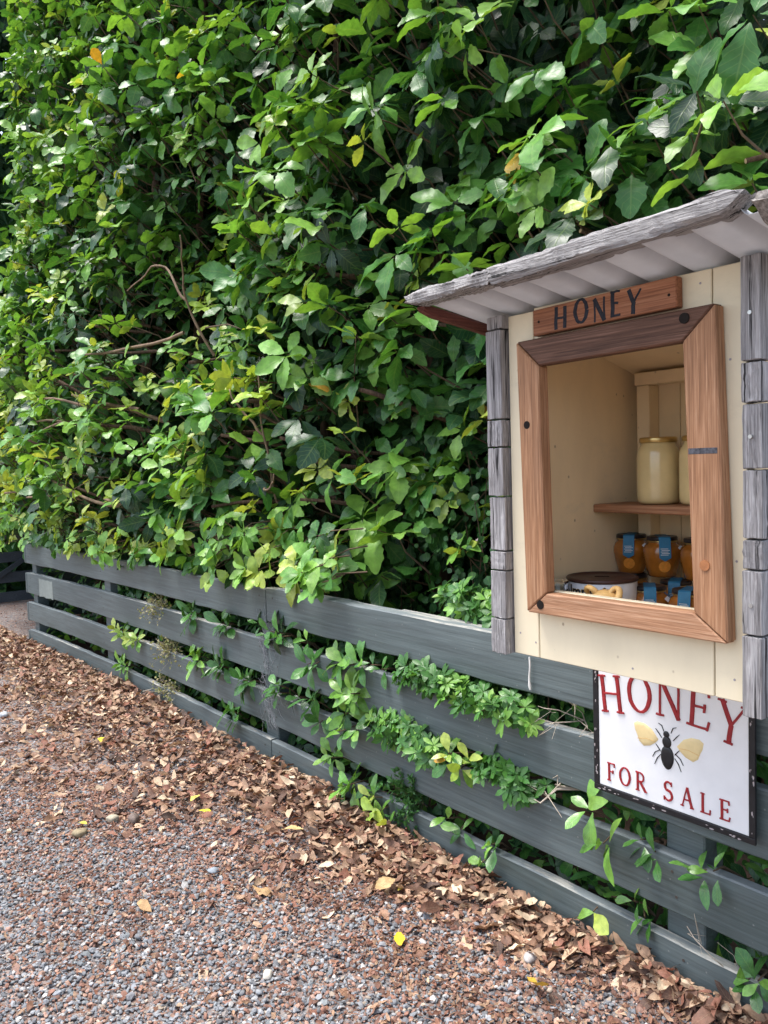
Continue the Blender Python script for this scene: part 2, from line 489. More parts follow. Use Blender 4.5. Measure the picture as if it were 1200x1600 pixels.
glass, nt, b, _o = new_mat('clear_glass')
b.inputs['Base Color'].default_value = (.95, .97, .96, 1); b.inputs['Roughness'].default_value = 0.03
b.inputs['Transmission Weight'].default_value = 1.0; b.inputs['IOR'].default_value = 1.45
M['glass'] = glass

# ground material: fine grit between the pebbles, brown crumbs near the fence
gm, nt, b, _o = new_mat('gravel_ground')
tc = N(nt, 'ShaderNodeTexCoord')
vo = N(nt, 'ShaderNodeTexVoronoi', Scale=85.0); nt.links.new(tc.outputs['Object'], vo.inputs['Vector'])
vr = ramp(nt, [(0.0, (.10, .105, .11)), (0.3, (.22, .225, .235)), (0.55, (.27, .16, .115)), (0.8, (.33, .32, .31)), (1.0, (.16, .09, .065))])
sx = N(nt, 'ShaderNodeSeparateXYZ'); nt.links.new(vo.outputs['Color'], sx.inputs[0]); nt.links.new(sx.outputs[0], vr.inputs[0])
nz = N(nt, 'ShaderNodeTexNoise', Scale=2.2, Detail=5.0, Roughness=.65); nt.links.new(tc.outputs['Object'], nz.inputs['Vector'])
nr = ramp(nt, [(0.42, (0, 0, 0)), (0.62, (.38, .38, .38))]); nt.links.new(nz.outputs[0], nr.inputs[0])
c = mixc(nt, nr.outputs[0], vr.outputs[0], (.15, .085, .06))
nt.links.new(c, b.inputs['Base Color']); b.inputs['Roughness'].default_value = .95; b.inputs['Specular IOR Level'].default_value = .1
bump(nt, b, vo.outputs['Distance'], 0.9, 0.008)
M['ground'] = gm

soil = plain('dark_soil', (.045, .03, .022), .95, var=.4, scale=40, spec=.1, bstr=.6)

# ------------------------------------------------------------------ leaf shapes
def leaf_shape(seg=8, width=.42, serr=.12, fold=.22, curl=.18, peak=.55, wave=.02, seed=0, petiole=0.06, tipw=0.0, twist=0.0):
    """a leaf one unit long along +x, upper side +z; three vertices per station, (t, s) coordinates kept for veins"""
    r = np.random.default_rng(seed)
    t = np.linspace(0, 1, seg + 1)
    p = math.log(.5) / math.log(peak)
    w = width * .5 * np.power(np.clip(np.sin(np.pi * np.power(t, p)), 0, 1), .72)
    w[0] = .012; w[-1] = max(.006, tipw * width)
    V, L = [], []
    for i, tt in enumerate(t):
        ser = 1 + (serr * (1 if i % 2 else -1) if .25 < tt < .97 else 0)
        wl, wr = w[i] * ser * (1 + r.uniform(-.06, .06)), w[i] * ser * (1 + r.uniform(-.06, .06))
        zc = -curl * tt * tt + wave * math.sin(tt * 9 + seed)
        tw = twist * tt
        for s, ww in ((1, wl), (0, 0), (-1, wr)):
            V.append((petiole + tt * (1 - petiole) * (1 - .15 * curl), s * ww * math.cos(tw), zc + (fold * ww if s else 0) + r.uniform(-wave, wave) * abs(s) + s * ww * math.sin(tw)))
            L.append((tt, s))
    F = []
    for i in range(seg):
        a, b_ = i * 3, (i + 1) * 3
        F += [(a, a + 1, b_ + 1, b_), (a + 1, a + 2, b_ + 2, b_ + 1)]
    return np.array(V), np.array(F), np.array(L)


class LeafBag:
    """collects placed leaves and builds them as one mesh"""
    def __init__(s): s.items = {}
    def add(s, key, R, pos, size, col): s.items.setdefault(key, []).append((R * size, pos, col))
    def build(s, name, shapes, mat, parent=None):
        Vs, Fs, Cs, Ls, o = [], [], [], [], 0
        for key, it in s.items.items():
            V, F, L = shapes[key]
            R = np.array([i[0] for i in it]); P = np.array([i[1] for i in it]); C = np.array([i[2] for i in it])
            W = np.einsum('nij,vj->nvi', R, V) + P[:, None, :]
            n, k = len(it), len(V)
            Vs.append(W.reshape(-1, 3)); Fs.append((F[None] + (np.arange(n) * k)[:, None, None] + o).reshape(-1, F.shape[1]))
            Cs.append(np.repeat(C, k, axis=0)); Ls.append(np.tile(L, (n, 1))); o += n * k
        me = mesh_np(name, np.concatenate(Vs), np.concatenate(Fs), True, np.concatenate(Cs), np.concatenate(Ls))
        return link(name, me, mat, parent)


def frame_from(d, nrm):
    d = d / (np.linalg.norm(d) + 1e-9)
    s = np.cross(nrm, d); s /= np.linalg.norm(s) + 1e-9
    n = np.cross(d, s)
    return np.stack([d, s, n], axis=1)


def leaf_object(name, me, R, pos, size, col, mat, parent):
    o = bpy.data.objects.new(name, me); COL.objects.link(o)
    if not me.materials: me.materials.append(mat)
    mw = Matrix.Identity(4)
    for i in range(3):
        for j in range(3): mw[i][j] = R[i, j] * size
        mw[i][3] = pos[i]
    if parent is not None:
        o.parent = parent
        pl = parent.location
        for i in range(3): mw[i][3] -= pl[i]
    o.matrix_local = mw
    o.color = (*[float(x) for x in col], 1)
    return o


# =================================================================== THE SETTING
gx = np.unique(np.concatenate([np.linspace(-600, -14, 14), np.linspace(-13, 2, 70), np.linspace(3, 600, 14)]))
gy = np.unique(np.concatenate([np.linspace(-600, -3, 14), np.linspace(-2.5, 3, 50), np.linspace(4, 600, 14)]))


def ground_z(x, y):
    d = 1.80 - y                                           # litter and grit banked against the fence
    bank = .035 * np.exp(-np.clip(d, 0, 9) / .28) * (x < 0) * (x > -8)
    return bank * (y < 1.83) + .008 * np.sin(x * 2.1 + y) * np.sin(y * 3.3 - x) * ((np.abs(x) < 13) & (np.abs(y) < 3))


GX, GY = np.meshgrid(gx, gy)
GV = np.stack([GX.ravel(), GY.ravel(), ground_z(GX, GY).ravel() - .004], 1)
nx, ny = len(gx), len(gy)
I = np.arange(nx * ny).reshape(ny, nx)
GF = np.stack([I[:-1, :-1], I[:-1, 1:], I[1:, 1:], I[1:, :-1]], -1).reshape(-1, 4)
tag(link('ground', mesh_np('ground', GV, GF), M['ground']), kind='structure')
tag(box('garden_bed', -6.9, 1.2, 1.95, 4.6, -.05, .05, soil, bev=.02), kind='structure')

# =================================================================== FENCE
def fence_y(x):
    return 1.80 + np.interp(x, [-7.3, -6.95, -6.2, -5.4, -4.5, -3.25, 2], [-.115, -.095, -.045, -.015, 0.006, .012, 0])


fence = empty('fence', (-3.25, 1.82, 0), 'low dark grey fence of wide horizontal boards below the hedge', 'fence')


def board(x0, x1, z0, z1, mat, th=.035, dy=0., seed=0):
    r = np.random.default_rng(seed)
    n = max(4, int((x1 - x0) / .12))
    xs = np.linspace(x0, x1, n + 1); V, F = [], []
    b_ = .004
    wob0, wob1 = r.uniform(-.003, .003, n + 1), r.uniform(-.003, .003, n + 1)
    for i, x in enumerate(xs):
        y = float(fence_y(x)) + dy; a, c_ = z0 + wob0[i], z1 + wob1[i]
        V += [(x, y, a + b_), (x, y, c_ - b_), (x, y + b_, c_), (x, y + th - b_, c_), (x, y + th, c_ - b_), (x, y + th, a + b_), (x, y + th - b_, a), (x, y + b_, a)]
    for i in range(n):
        for k in range(8):
            k2 = (k + 1) % 8
            F.append((i * 8 + k, i * 8 + k2, (i + 1) * 8 + k2, (i + 1) * 8 + k))
    F.append(tuple(range(8))); F.append(tuple(n * 8 + k for k in range(8))[::-1])
    me = mesh_np('board', V, F, False)
    me.materials.append(mat); me.materials.append(M['fence_edge'])
    for i, p in enumerate(me.polygons):
        if i < n * 8 and i % 8 in (1, 2): p.material_index = 1
    return link('board', me, None, fence)


rows = [(-.05, .132), (.209, .360), (.440, .606), (.686, .846)]
for i, (z0, z1) in enumerate(rows):
    board(-3.247, 1.2, z0, z1, M['fence'], seed=10 + i)
    dl = (0, -.004, -.012, -.022)[i]
    board(-7.0, -3.253, z0 + dl * .5, z1 + dl * .5, M['fence'], seed=20 + i)
for k, (a, c_) in enumerate(((-3.2, -2.36), (-2.355, -1.83), (-1.825, .6))):
    o = board(a, c_, .800, .838 + .004 * (k % 2), M['fence_old'], th=.06, dy=.037, seed=40 + k)
    o.name = 'top_rail'
for xp in (-6.93, -5.42, -3.30, -1.155, .5):
    y = float(fence_y(xp)) + .0365
    box('post', xp - .055, xp + .055, y, y + .09, -.1, .80, M['fence'], fence, .004)
for xp in (-6.93, -5.42, -3.31, -3.18, -1.155):
    for z0, z1 in rows:
        for q in (.3, .72):
            xx = xp + rng.uniform(-.02, .02); y = float(fence_y(xx)); zz = max(z0, 0) + (z1 - max(z0, 0)) * q
            prism('nail', [(xx + .004 * math.cos(a), zz + .004 * math.sin(a)) for a in np.linspace(0, 2 * math.pi, 9)[:-1]], y - .0012, y + .002, M['nail'], fence, 'Y')
# end return of the fence at the far corner
for z0, z1 in rows:
    box('board', -7.045, -7.01, 1.70, 2.75, z0 - .01, z1 - .012, M['fence'], fence, .004)
# a dribble of white paint and an unmatched paint patch
drip = []
for t in np.linspace(0, 1, 9):
    drip.append((-1.637 + .002 * math.sin(t * 7), 1.7975, .80 - .10 * t))
v, f = tube_np(drip, [.0025, .003, .0028, .003, .003, .0032, .0032, .005, .003], 6)
link('paint_drip', mesh_np('paint_drip', v, f), M['drip'], fence)
pv, pf = [], []
for i, t in enumerate(np.linspace(-6.72, -6.42, 7)):
    y = float(fence_y(t)) - .0012
    pv += [(t, y, .43 + .004 * (i % 3)), (t, y, .575 - .005 * (i % 2))]
    if i: pf.append((2 * i - 2, 2 * i, 2 * i + 1, 2 * i - 1))
link('paint_patch', mesh_np('paint_patch', pv, pf, False), M['patch'], fence)
# cobwebs stretched over the joint between the two lengths of board
wv = []
wr = np.random.default_rng(3)
for k in range(150):
    z = wr.uniform(.22, .72); x = -3.25 + wr.normal(0, .035)
    x2, z2 = x + wr.normal(0, .04), z + wr.normal(0, .05)
    ya, yb = float(fence_y(x)) - wr.uniform(.001, .006), float(fence_y(x2)) - wr.uniform(.001, .006)
    wv.append(tube_np([(x, ya, z), ((x + x2) / 2, min(ya, yb) - .002, (z + z2) / 2 - .004), (x2, yb, z2)], [.0005, .0007, .0005], 3))
v, f = merge(wv)
tag(link('cobweb', mesh_np('cobweb', v, f), M['web'], fence), kind='stuff')

# far dark gate beyond the corner
gate = empty('farm_gate', (-9.6, 1.6, 0), 'dark rail gate with diagonal brace beyond the far fence corner', 'gate')
for z0, z1 in ((.70, .86), (.44, .55), (.215, .33), (.0, .11)):
    box('rail', -9.62, -9.585, .2, 3.6, z0, z1, M['gate'], gate, .004)
for yv in (.25, 3.5):
    box('post', -9.70, -9.625, yv - .05, yv + .05, -.05, 1.0, M['gate'], gate, .006)
prism('brace', [(1.6, .06), (1.7, .06), (2.9, .80), (2.8, .80)], -9.584, -9.56, M['gate'], gate, 'X')

# =================================================================== HONEY BOX
FY = 1.34                                     # front face of the cream boards
BX0, BX1, BZ0, BZ1 = -1.265, -.715, .952, 1.712
hb = empty('honey_stall', (-.99, 1.56, BZ0), 'cream roadside honey box with brown frame and iron roof hung on the fence', 'honey stall')


def roof_z(y): return 1.757 - .165 * (y - 1.19)


g = .0012
for (x0, x1, z0, z1) in ((BX0, -1.190, BZ0, BZ1 - .006), (-1.190, -.778, BZ0, 1.105), (-.778, BX1, BZ0, BZ1), (-1.190, -.778, 1.592, BZ1)):
    box('front_board', x0 + g, x1 - g, FY, FY + .018, z0, z1, M['cream'], hb, .0015)
ML = M['cream_in']
prism('side_panel', [(FY + .019, BZ0), (1.79, BZ0), (1.79, roof_z(1.79) - .03), (FY + .019, roof_z(FY) - .03)], BX0, BX0 + .028, ML, hb, 'X')
prism('side_panel', [(FY + .019, BZ0), (1.79, BZ0), (1.79, roof_z(1.79) - .03), (FY + .019, roof_z(FY) - .03)], BX1 - .028, BX1, ML, hb, 'X')
for k in range(4):
    a = BX0 + .0285 + k * .123
    box('back_board', a + .0008, a + .1222, 1.772, 1.79, BZ0, roof_z(1.79) - .032, ML, hb, .0015)
box('floor_panel', BX0 + .0285, BX1 - .0285, FY + .0185, 1.771, .985, 1.003, ML, hb, .001)
box('bottom_panel', BX0 + .0285, BX1 - .0285, FY + .0185, 1.771, BZ0 + .002, .968, M['cream'], hb, .001)
# sloping ceiling, in two lengths
prism('ceiling_board', [(FY + .02, 1.690), (1.60, 1.643), (1.60, 1.653), (FY + .02, 1.700)], BX0 + .029, BX1 - .029, ML, hb, 'X')
prism('ceiling_board', [(1.601, 1.640), (1.770, 1.592), (1.770, 1.602), (1.601, 1.650)], BX0 + .029, BX1 - .029, ML, hb, 'X')
box('stud', BX0 + .0600, BX0 + .0950, 1.728, 1.771, 1.0035, 1.5615, ML, hb, .002)
box('stud', BX1 - .0700, BX1 - .0300, 1.728, 1.771, 1.0035, 1.5615, ML, hb, .002)
box('cross_rail', BX0 + .0580, BX1 - .0300, 1.722, 1.771, 1.562, 1.5925, ML, hb, .002)
# shelf on its cleats
sh = box('shelf', BX0 + .029, BX1 - .029, 1.592, 1.7275, 1.257, 1.2765, M['shelf'], hb, .0025)
box('cleat', BX1 - .045, BX1 - .0285, 1.60, 1.72, 1.238, 1.2565, ML, hb, .002)

# mitred frame, four lengths
fo = [(-1.212, 1.641), (-.755, 1.645), (-.735, 1.059), (-1.195, 1.058)]
fi = [(-1.150, 1.584), (-.817, 1.588), (-.799, 1.106), (-1.140, 1.104)]
F0, F1 = 1.309, 1.3385


def shrink(poly, d=.0009):
    c = np.mean(poly, axis=0)
    return [tuple(np.array(p) + (c - np.array(p)) / np.linalg.norm(c - np.array(p)) * d) for p in poly]


names = ('dark weathered top length of the frame', 'right hand length of the frame with a worn grey band', 'bottom length of the frame with one bolt hole', 'left hand length of the frame with one bolt hole')
frames = []
for i in range(4):
    j = (i + 1) % 4
    poly = shrink([fo[i], fo[j], fi[j], fi[i]])
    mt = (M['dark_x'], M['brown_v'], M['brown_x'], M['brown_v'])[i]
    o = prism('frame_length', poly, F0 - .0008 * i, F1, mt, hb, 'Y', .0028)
    o['label'] = names[i]
    frames.append(o)


def disc(name, x, z, r, y0, y1, mat, parent, n=18):
    return prism(name, [(x + r * math.cos(k * 2 * math.pi / n), z + r * math.sin(k * 2 * math.pi / n)) for k in range(n)], y0, y1, mat, parent, 'Y')


for (x, z, r, mt, fr) in ((-.812, 1.628, .0095, 'hole', 0), (-1.184, 1.462, .0085, 'hole', 3), (-1.156, 1.078, .0095, 'hole', 2), (-.776, 1.193, .0095, 'plug', 1)):
    disc('bolt_hole' if mt == 'hole' else 'wood_plug', x, z, r, F0 - .0030, F0 + .004, M[mt], frames[fr])
box('worn_band', -.8065, -.7515, F0 - .0014, F0 + .004, 1.3885, 1.399, M['band'], frames[1], .0006)

# name board
nb = prism('name_board', [(-1.172, 1.648), (-.833, 1.652), (-.834, 1.708), (-1.172, 1.702)], 1.3175, 1.3385, M['name_x'], hb, 'Y', .002)
for x in (-1.155, -.848):
    disc('nail_hole', x, 1.676, .0028, 1.3168, 1.319, M['hole'], nb, 10)


# ---------------------------------------------------------------- lettering from strokes
def ribbon(pts, w, y, h, taper=.25):
    """stroke of width w (number or list) standing h proud of plane y (towards -y); pts are (x, z)"""
    pts = np.asarray(pts, float); n = len(pts)
    w = np.full(n, w) if np.isscalar(w) else np.asarray(w, float)
    t = np.gradient(pts, axis=0); t /= np.linalg.norm(t, axis=1)[:, None] + 1e-9
    nn = np.stack([-t[:, 1], t[:, 0]], 1)
    V = []
    for i in range(n):
        a, b_ = pts[i] + nn[i] * w[i] / 2, pts[i] - nn[i] * w[i] / 2
        a2, b2 = pts[i] + nn[i] * w[i] / 2 * (1 - taper), pts[i] - nn[i] * w[i] / 2 * (1 - taper)
        V += [(a[0], y, a[1]), (a2[0], y - h, a2[1]), (b2[0], y - h, b2[1]), (b_[0], y, b_[1])]
    F = []
    for i in range(n - 1):
        for k in range(3):
            F.append((i * 4 + k, i * 4 + k + 1, i * 4 + 5 + k, i * 4 + 4 + k))
    F += [(0, 1, 2, 3), tuple((n - 1) * 4 + k for k in (3, 2, 1, 0))]
    return V, F


def arc(cx, cy, rx, ry, a0, a1, n=14):
    return [(cx + rx * math.cos(math.radians(a0 + (a1 - a0) * k / n)), cy + ry * math.sin(math.radians(a0 + (a1 - a0) * k / n))) for k in range(n + 1)]


def letter(ch, serif=True):
    """strokes in a unit-high box: (points, width factor); T thick, t thin"""
    T, t = 1.0, .5
    S = []
    def ser(x, z, l=.13): S.append(([(x - l, z), (x + l, z)], t * .9))
    if ch == 'H':
        S += [([(.16, 0), (.16, 1)], T), ([(.74, 0), (.74, 1)], T), ([(.16, .5), (.74, .5)], t)]
        if serif: [ser(x, z) for x in (.16, .74) for z in (.03, .97)]
        return S, .9
    if ch == 'O':
        return [(arc(.42, .5, .36, .47, 0, 360, 28), [T * (.55 + .5 * abs(math.cos(2 * math.pi * k / 28))) for k in range(29)])], .84
    if ch == 'N':
        S += [([(.15, 0), (.15, 1)], t), ([(.15, 1), (.75, 0)], T), ([(.75, 0), (.75, 1)], t)]
        if serif: ser(.15, .03); ser(.75, .97); ser(.09, .97, .1)
        return S, .9
    if ch == 'E':
        S += [([(.15, 0), (.15, 1)], T), ([(.02, .03), (.62, .03)], t), ([(.02, .97), (.6, .97)], t), ([(.15, .52), (.5, .52)], t)]
        if serif: S += [([(.60, 0), (.64, .22)], t), ([(.58, 1), (.6, .8)], t), ([(.5, .42), (.5, .62)], t)]
        return S, .72
    if ch == 'Y':
        S += [([(.08, 1), (.42, .45)], T), ([(.78, 1), (.42, .45)], t), ([(.42, .47), (.42, 0)], T)]
        if serif: ser(.09, .97); ser(.76, .97, .11); ser(.42, .03)
        return S, .86
    if ch == 'F':
        S += [([(.15, 0), (.15, 1)], T), ([(.02, .97), (.58, .97)], t), ([(.15, .52), (.46, .52)], t)]
        if serif: ser(.15, .03); S += [([(.56, 1), (.58, .8)], t), ([(.46, .43), (.46, .62)], t)]
        return S, .66
    if ch == 'R':
        S += [([(.15, 0), (.15, 1)], T), ([(.03, .97), (.36, .97)] + arc(.36, .74, .22, .23, 80, -80, 10) + [(.15, .5)], t * 1.3), ([(.34, .5), (.72, .02)], T)]
        if serif: ser(.15, .03); ser(.74, .03, .07)
        return S, .8
    if ch == 'S':
        S += [(arc(.31, .75, .22, .22, 30, 270, 12)[:-1] + arc(.31, .27, .25, .25, 88, -150, 12), [t * 1.1 + .45 * math.sin(math.pi * k / 24) for k in range(25)])]
        if serif: S += [([(.52, 1), (.53, .78)], t), ([(.06, 0), (.05, .22)], t)]
        return S, .64
    if ch == 'A':
        S += [([(.1, 0), (.42, 1)], t), ([(.42, 1), (.76, 0)], T), ([(.22, .36), (.64, .36)], t)]
        if serif: ser(.1, .03, .11); ser(.76, .03, .12)
        return S, .88
    if ch == 'L':
        S += [([(.15, 0), (.15, 1)], T), ([(.02, .03), (.62, .03)], t)]
        if serif: ser(.15, .97); S += [([(.60, 0), (.63, .25)], t)]
        return S, .7


def letter_mesh(name, ch, xz, hgt, wid, rot, stroke, y, h, serif, mat, parent, jit=0, seed=0):
    r = np.random.default_rng(seed)
    S, wd = letter(ch, serif)
    c_, s_ = math.cos(rot), math.sin(rot)
    V, F = [], []
    for k, (pts, w) in enumerate(S):
        if len(pts) == 2:
            pts = [tuple(np.array(pts[0]) + (np.array(pts[1]) - np.array(pts[0])) * q) for q in (0, .33, .67, 1)]
        P = []
        for a, b_ in pts:
            a = (a - wd / 2) * hgt * wid + r.uniform(-jit, jit); b_ = b_ * hgt + r.uniform(-jit, jit)
            P.append((xz[0] + a * c_ - b_ * s_, xz[1] + a * s_ + b_ * c_))
        w = np.array(w) * stroke
        v, f = ribbon(P, float(w) if w.ndim == 0 else w, y, h + .00022 * k)
        F += [tuple(i + len(V) for i in q) for q in f]; V += v
    return link(name, mesh_np(name, V, F, False), mat, parent)


for k, (ch, x) in enumerate(zip('HONEY', (-1.098, -1.045, -1.000, -.962, -.924))):
    letter_mesh('painted_letter', ch, (x, 1.653 + .0035 * (k % 2) + (.002 if ch == 'Y' else 0)), .045 + .003 * (k % 2), (.86, .84, .84, .78, .85)[k], (-.03, 0, .02, -.02, -.08)[k], .0094, 1.3176, .0005, False, M['ink'], nb, .0008, k)

# weathered grey blocks up both corners
for (x0, x1, joints) in ((-1.312, -1.2665, (.948, 1.030, 1.140, 1.184, 1.307, 1.418, 1.480, 1.679, 1.7105)),
                         (-.7135, -.679, (.935, 1.078, 1.190, 1.242, 1.360, 1.471, 1.540, 1.716))):
    for k in range(len(joints) - 1):
        j = rng.uniform(-.0025, .0025, 3)
        bm = bmesh.new(); bmesh.ops.create_cube(bm, size=1)
        for v in bm.verts:
            v.co = Vector((x0 + (v.co.x + .5) * (x1 - x0) + (j[0] if x0 < -1 else 0), FY - .022 + (v.co.y + .5) * .048 + j[1], joints[k] + .0018 + (v.co.z + .5) * (joints[k + 1] - joints[k] - .0036)))
        bmesh.ops.bevel(bm, geom=bm.edges[:], offset=.0014, segments=1, affect='EDGES')
        bmesh.ops.subdivide_edges(bm, edges=[e for e in bm.edges if e.calc_length() > .03], cuts=4, use_grid_fill=True)
        for v in bm.verts:
            v.co += Vector((rng.normal(0, .0004), rng.normal(0, .0006), rng.normal(0, .0004)))
        link('corner_block', bm_mesh('corner_block', bm), M['grey_v'], hb)
for z in (1.415, 1.62, 1.13):
    disc('screw', -.697, z, .0035, FY - .0262, FY - .02, M['screw'], hb, 10)
for (x, z) in ((-1.245, 1.00), (-1.20, .985), (-.74, .99), (-.95, .972), (-.735, 1.20), (-.745, 1.55), (-.80, 1.69)):
    disc('nail', x, z, .0022, FY - .0008, FY + .002, M['chip'], hb, 8)

# corrugated iron roof
roof = empty('roof_tmp', (0, 0, 0), None, None)
bpy.data.objects.remove(roof)
RX0, RX1, RY0, RY1 = -1.398, -.578, 1.195, 1.86
n = 240
xs = np.linspace(RX0, RX1, n)
prof = .025 * np.power(.5 + .5 * np.cos((xs - RX0) / .0925 * 2 * np.pi), 5.0)      # narrow ridges, wide pans
V, F = [], []
for s, dz in ((0, 0), (1, .0012)):
    for yv in (RY0, RY1):
        for x, q in zip(xs, prof):
            V.append((x, yv, roof_z(yv) - .018 + q + dz + .004))
for s in (0, 1):
    o_ = s * 2 * n
    for i in range(n - 1):
        q = (o_ + i, o_ + i + 1, o_ + n + i + 1, o_ + n + i)
        F.append(q if s else q[::-1])
for i in range(n - 1):
    F.append((i, i + 1, 2 * n + i + 1, 2 * n + i))
rf = link('roof_sheet', mesh_np('roof_sheet', V, F), M['galv'], hb)


def rough_plank(name, path, wy, hz, mat, parent, seed, dirx=True, ends=(0, 0), amp=.003):
    """a worn plank along path (list of (x,y,z) centres); section wy by hz with broken ends"""
    r = np.random.default_rng(seed)
    path = np.asarray(path, float); n_ = 46
    t = np.linspace(0, 1, len(path)); tt = np.linspace(0, 1, n_)
    P = np.stack([np.interp(tt, t, path[:, k]) for k in range(3)], 1)
    d = path[-1] - path[0]; d /= np.linalg.norm(d)
    side = np.cross(d, (0, 0, 1)); side /= np.linalg.norm(side); upv = np.cross(side, d)
    ring = [(-.5, -.42), (-.5, -.1), (-.5, .25), (-.36, .5), (0, .5), (.36, .5), (.5, .3), (.5, -.3), (.4, -.5), (0, -.5), (-.4, -.5)]
    V, F = [], []
    nr_ = len(ring)
    ph = r.uniform(0, 6, nr_)
    for i in range(n_):
        e = min(tt[i], 1 - tt[i])
        taper = 1 - (ends[0] if tt[i] < .5 else ends[1]) * max(0, 1 - e / .06) ** 1.3
        for k, (a, b_) in enumerate(ring):
            q = P[i] + side * (a * wy + amp * .7 * math.sin(tt[i] * 17 + ph[k]) + r.normal(0, amp * .25)) + upv * (b_ * hz * taper + (1 - taper) * hz * .2 + amp * .6 * math.sin(tt[i] * 11 + ph[k] * 2) + r.normal(0, amp * .25))
            if i in (0, n_ - 1): q = q + d * r.normal(0, amp * 2.2)
            V.append(q)
    for i in range(n_ - 1):
        for k in range(nr_):
            k2 = (k + 1) % nr_
            F.append((i * nr_ + k, i * nr_ + k2, (i + 1) * nr_ + k2, (i + 1) * nr_ + k))
    F.append(tuple(range(nr_))[::-1]); F.append(tuple((n_ - 1) * nr_ + k for k in range(nr_)))
    bm = bmesh.new()
    vs = [bm.verts.new(v) for v in V]
    for q in F: bm.faces.new([vs[i] for i in q])
    return link(name, bm_mesh(name, bm), mat, parent)


rough_plank('barge_board', [(-1.408, 1.19, 1.752), (-1.151, 1.19, 1.7535)], .05, .029, M['grey_x'], rf, 1, ends=(.45, 0))
rough_plank('barge_board', [(-1.149, 1.19, 1.7525), (-.90, 1.19, 1.757), (-.632, 1.19, 1.765)], .052, .036, M['grey_x'], rf, 2, ends=(0, .8))
rough_plank('side_barge', [(-.592, 1.17, 1.752), (-.588, 1.86, 1.640)], .05, .045, M['grey_y'], rf, 3, ends=(.7, 0))
rough_plank('side_barge', [(-1.396, 1.202, 1.7335), (-1.396, 1.86, 1.628)], .020, .024, M['redwood_y'], rf, 4, ends=(.4, 0), amp=.0015)
# rafters that carry the sheet on the box
for yv in (FY + .03, 1.74):
    box('batten', BX0 + .002, BX1 - .002, yv, yv + .03, roof_z(yv) - .0475, roof_z(yv) - .0235, ML, hb, .002)

# =================================================================== THINGS IN THE BOX
FLOOR = 1.0035


def place(name, me, loc, mat, parent, rz=0):
    o = bpy.data.objects.new(name, me); COL.objects.link(o)
    if not me.materials: me.materials.append(mat)
    o.parent = parent
    o.location = Vector(loc); o.rotation_euler = (0, 0, rz)
    return o


tall_prof = [(.030, .0), (.043, .002), (.0475, .008), (.0485, .018), (.0485, .112), (.047, .122), (.043, .131), (.0395, .136), (.0395, .142)]
tall_body = lathe_mesh('jar_body', tall_prof, 40)
tall_lid = lathe_mesh('lid', [(.0415, .1425), (.0425, .1435), (.0425, .152), (.041, .1545), (.036, .1545), (.035, .1535)], 40)
for (x, y, lab) in ((-1.100, 1.660, 'tall jar of pale creamed honey, leftmost on the shelf'), (-.990, 1.660, 'tall jar of creamed honey half hidden by the frame')):
    e = empty('honey_jar', (x, y, 1.2768), lab, 'honey jar', 'tall jars on the shelf')
    place('jar_body', tall_body, (0, 0, 0), M['creamed'], e)
    place('lid', tall_lid, (0, 0, 0), M['gold'], e)

sm_prof = [(.020, 0), (.030, .0015), (.0335, .006), (.036, .018), (.0415, .040), (.0445, .056), (.0440, .066), (.0400, .075), (.034, .080), (.0325, .083), (.0325, .086)]
sm_body = lathe_mesh('jar_body', sm_prof, 12)
sm_body.polygons.foreach_set("use_smooth", np.ones(len(sm_body.polygons), dtype=bool))
sm_lid = lathe_mesh('lid', [(.0335, .0835), (.0350, .0845), (.0350, .0875)], 32)
sm_top = lathe_mesh('lid_top', [(.0352, .0876), (.0352, .0945), (.0335, .0965), (.026, .0965), (.025, .096)], 32)


def tag_mesh(w=.026):
    """paper ribbon lying on the lid and folded down over the shoulder, pointed end; faces -y"""
    pr = [(.034, .0975), (0, .0977), (-.036, .0978), (-.0395, .095), (-.0435, .080), (-.0475, .062), (-.0480, .050)]
    V, F = [], []
    for i, (y, z) in enumerate(pr):
        V += [(-w / 2, y, z), (w / 2, y, z)]
        if i: F.append((2 * i - 2, 2 * i - 1, 2 * i + 1, 2 * i))
    V.append((0, -.0475, .042)); F.append((2 * len(pr) - 2, 2 * len(pr) - 1, len(V) - 1))
    V2 = [(a, b_ + .0007, c_ - .0007) for a, b_, c_ in V]; k = len(V)
    F2 = [tuple(i + k for i in q[::-1]) for q in F]
    return mesh_np('label_ribbon', V + V2, F + F2, False)


rib_me = tag_mesh()
def curved_disc(r, R, z, off):
    V, F = [(0, -(R(z) + off), z)], []
    for ring in (.5, 1.0):
        for k in range(20):
            a = 2 * math.pi * k / 20
            zz = z + ring * r * math.sin(a); xx = ring * r * math.cos(a)
            V.append((xx, -math.sqrt(max(1e-6, (R(zz) + off) ** 2 - xx * xx)), zz))
    for k in range(20):
        k2 = (k + 1) % 20
        F.append((0, 1 + k, 1 + k2)); F.append((1 + k, 21 + k, 21 + k2, 1 + k2))
    return V, F


Rz = lambda z: float(np.interp(z, [p[1] for p in sm_prof], [p[0] for p in sm_prof]))
V_, F_ = curved_disc(.0135, Rz, .028, .0012)
stick_me = mesh_np('sticker', V_, F_, True)
# printed lines on ribbon and sticker
def lines_mesh(rows_, y, w):
    V, F = [], []
    for i, (z, a, b_, yy) in enumerate(rows_):
        V += [(a, yy, z), (b_, yy, z), (b_, yy + .0001, z + .0012), (a, yy + .0001, z + .0012)]
        F.append((4 * i, 4 * i + 1, 4 * i + 2, 4 * i + 3))
    return mesh_np('printed_line', V, F, False)


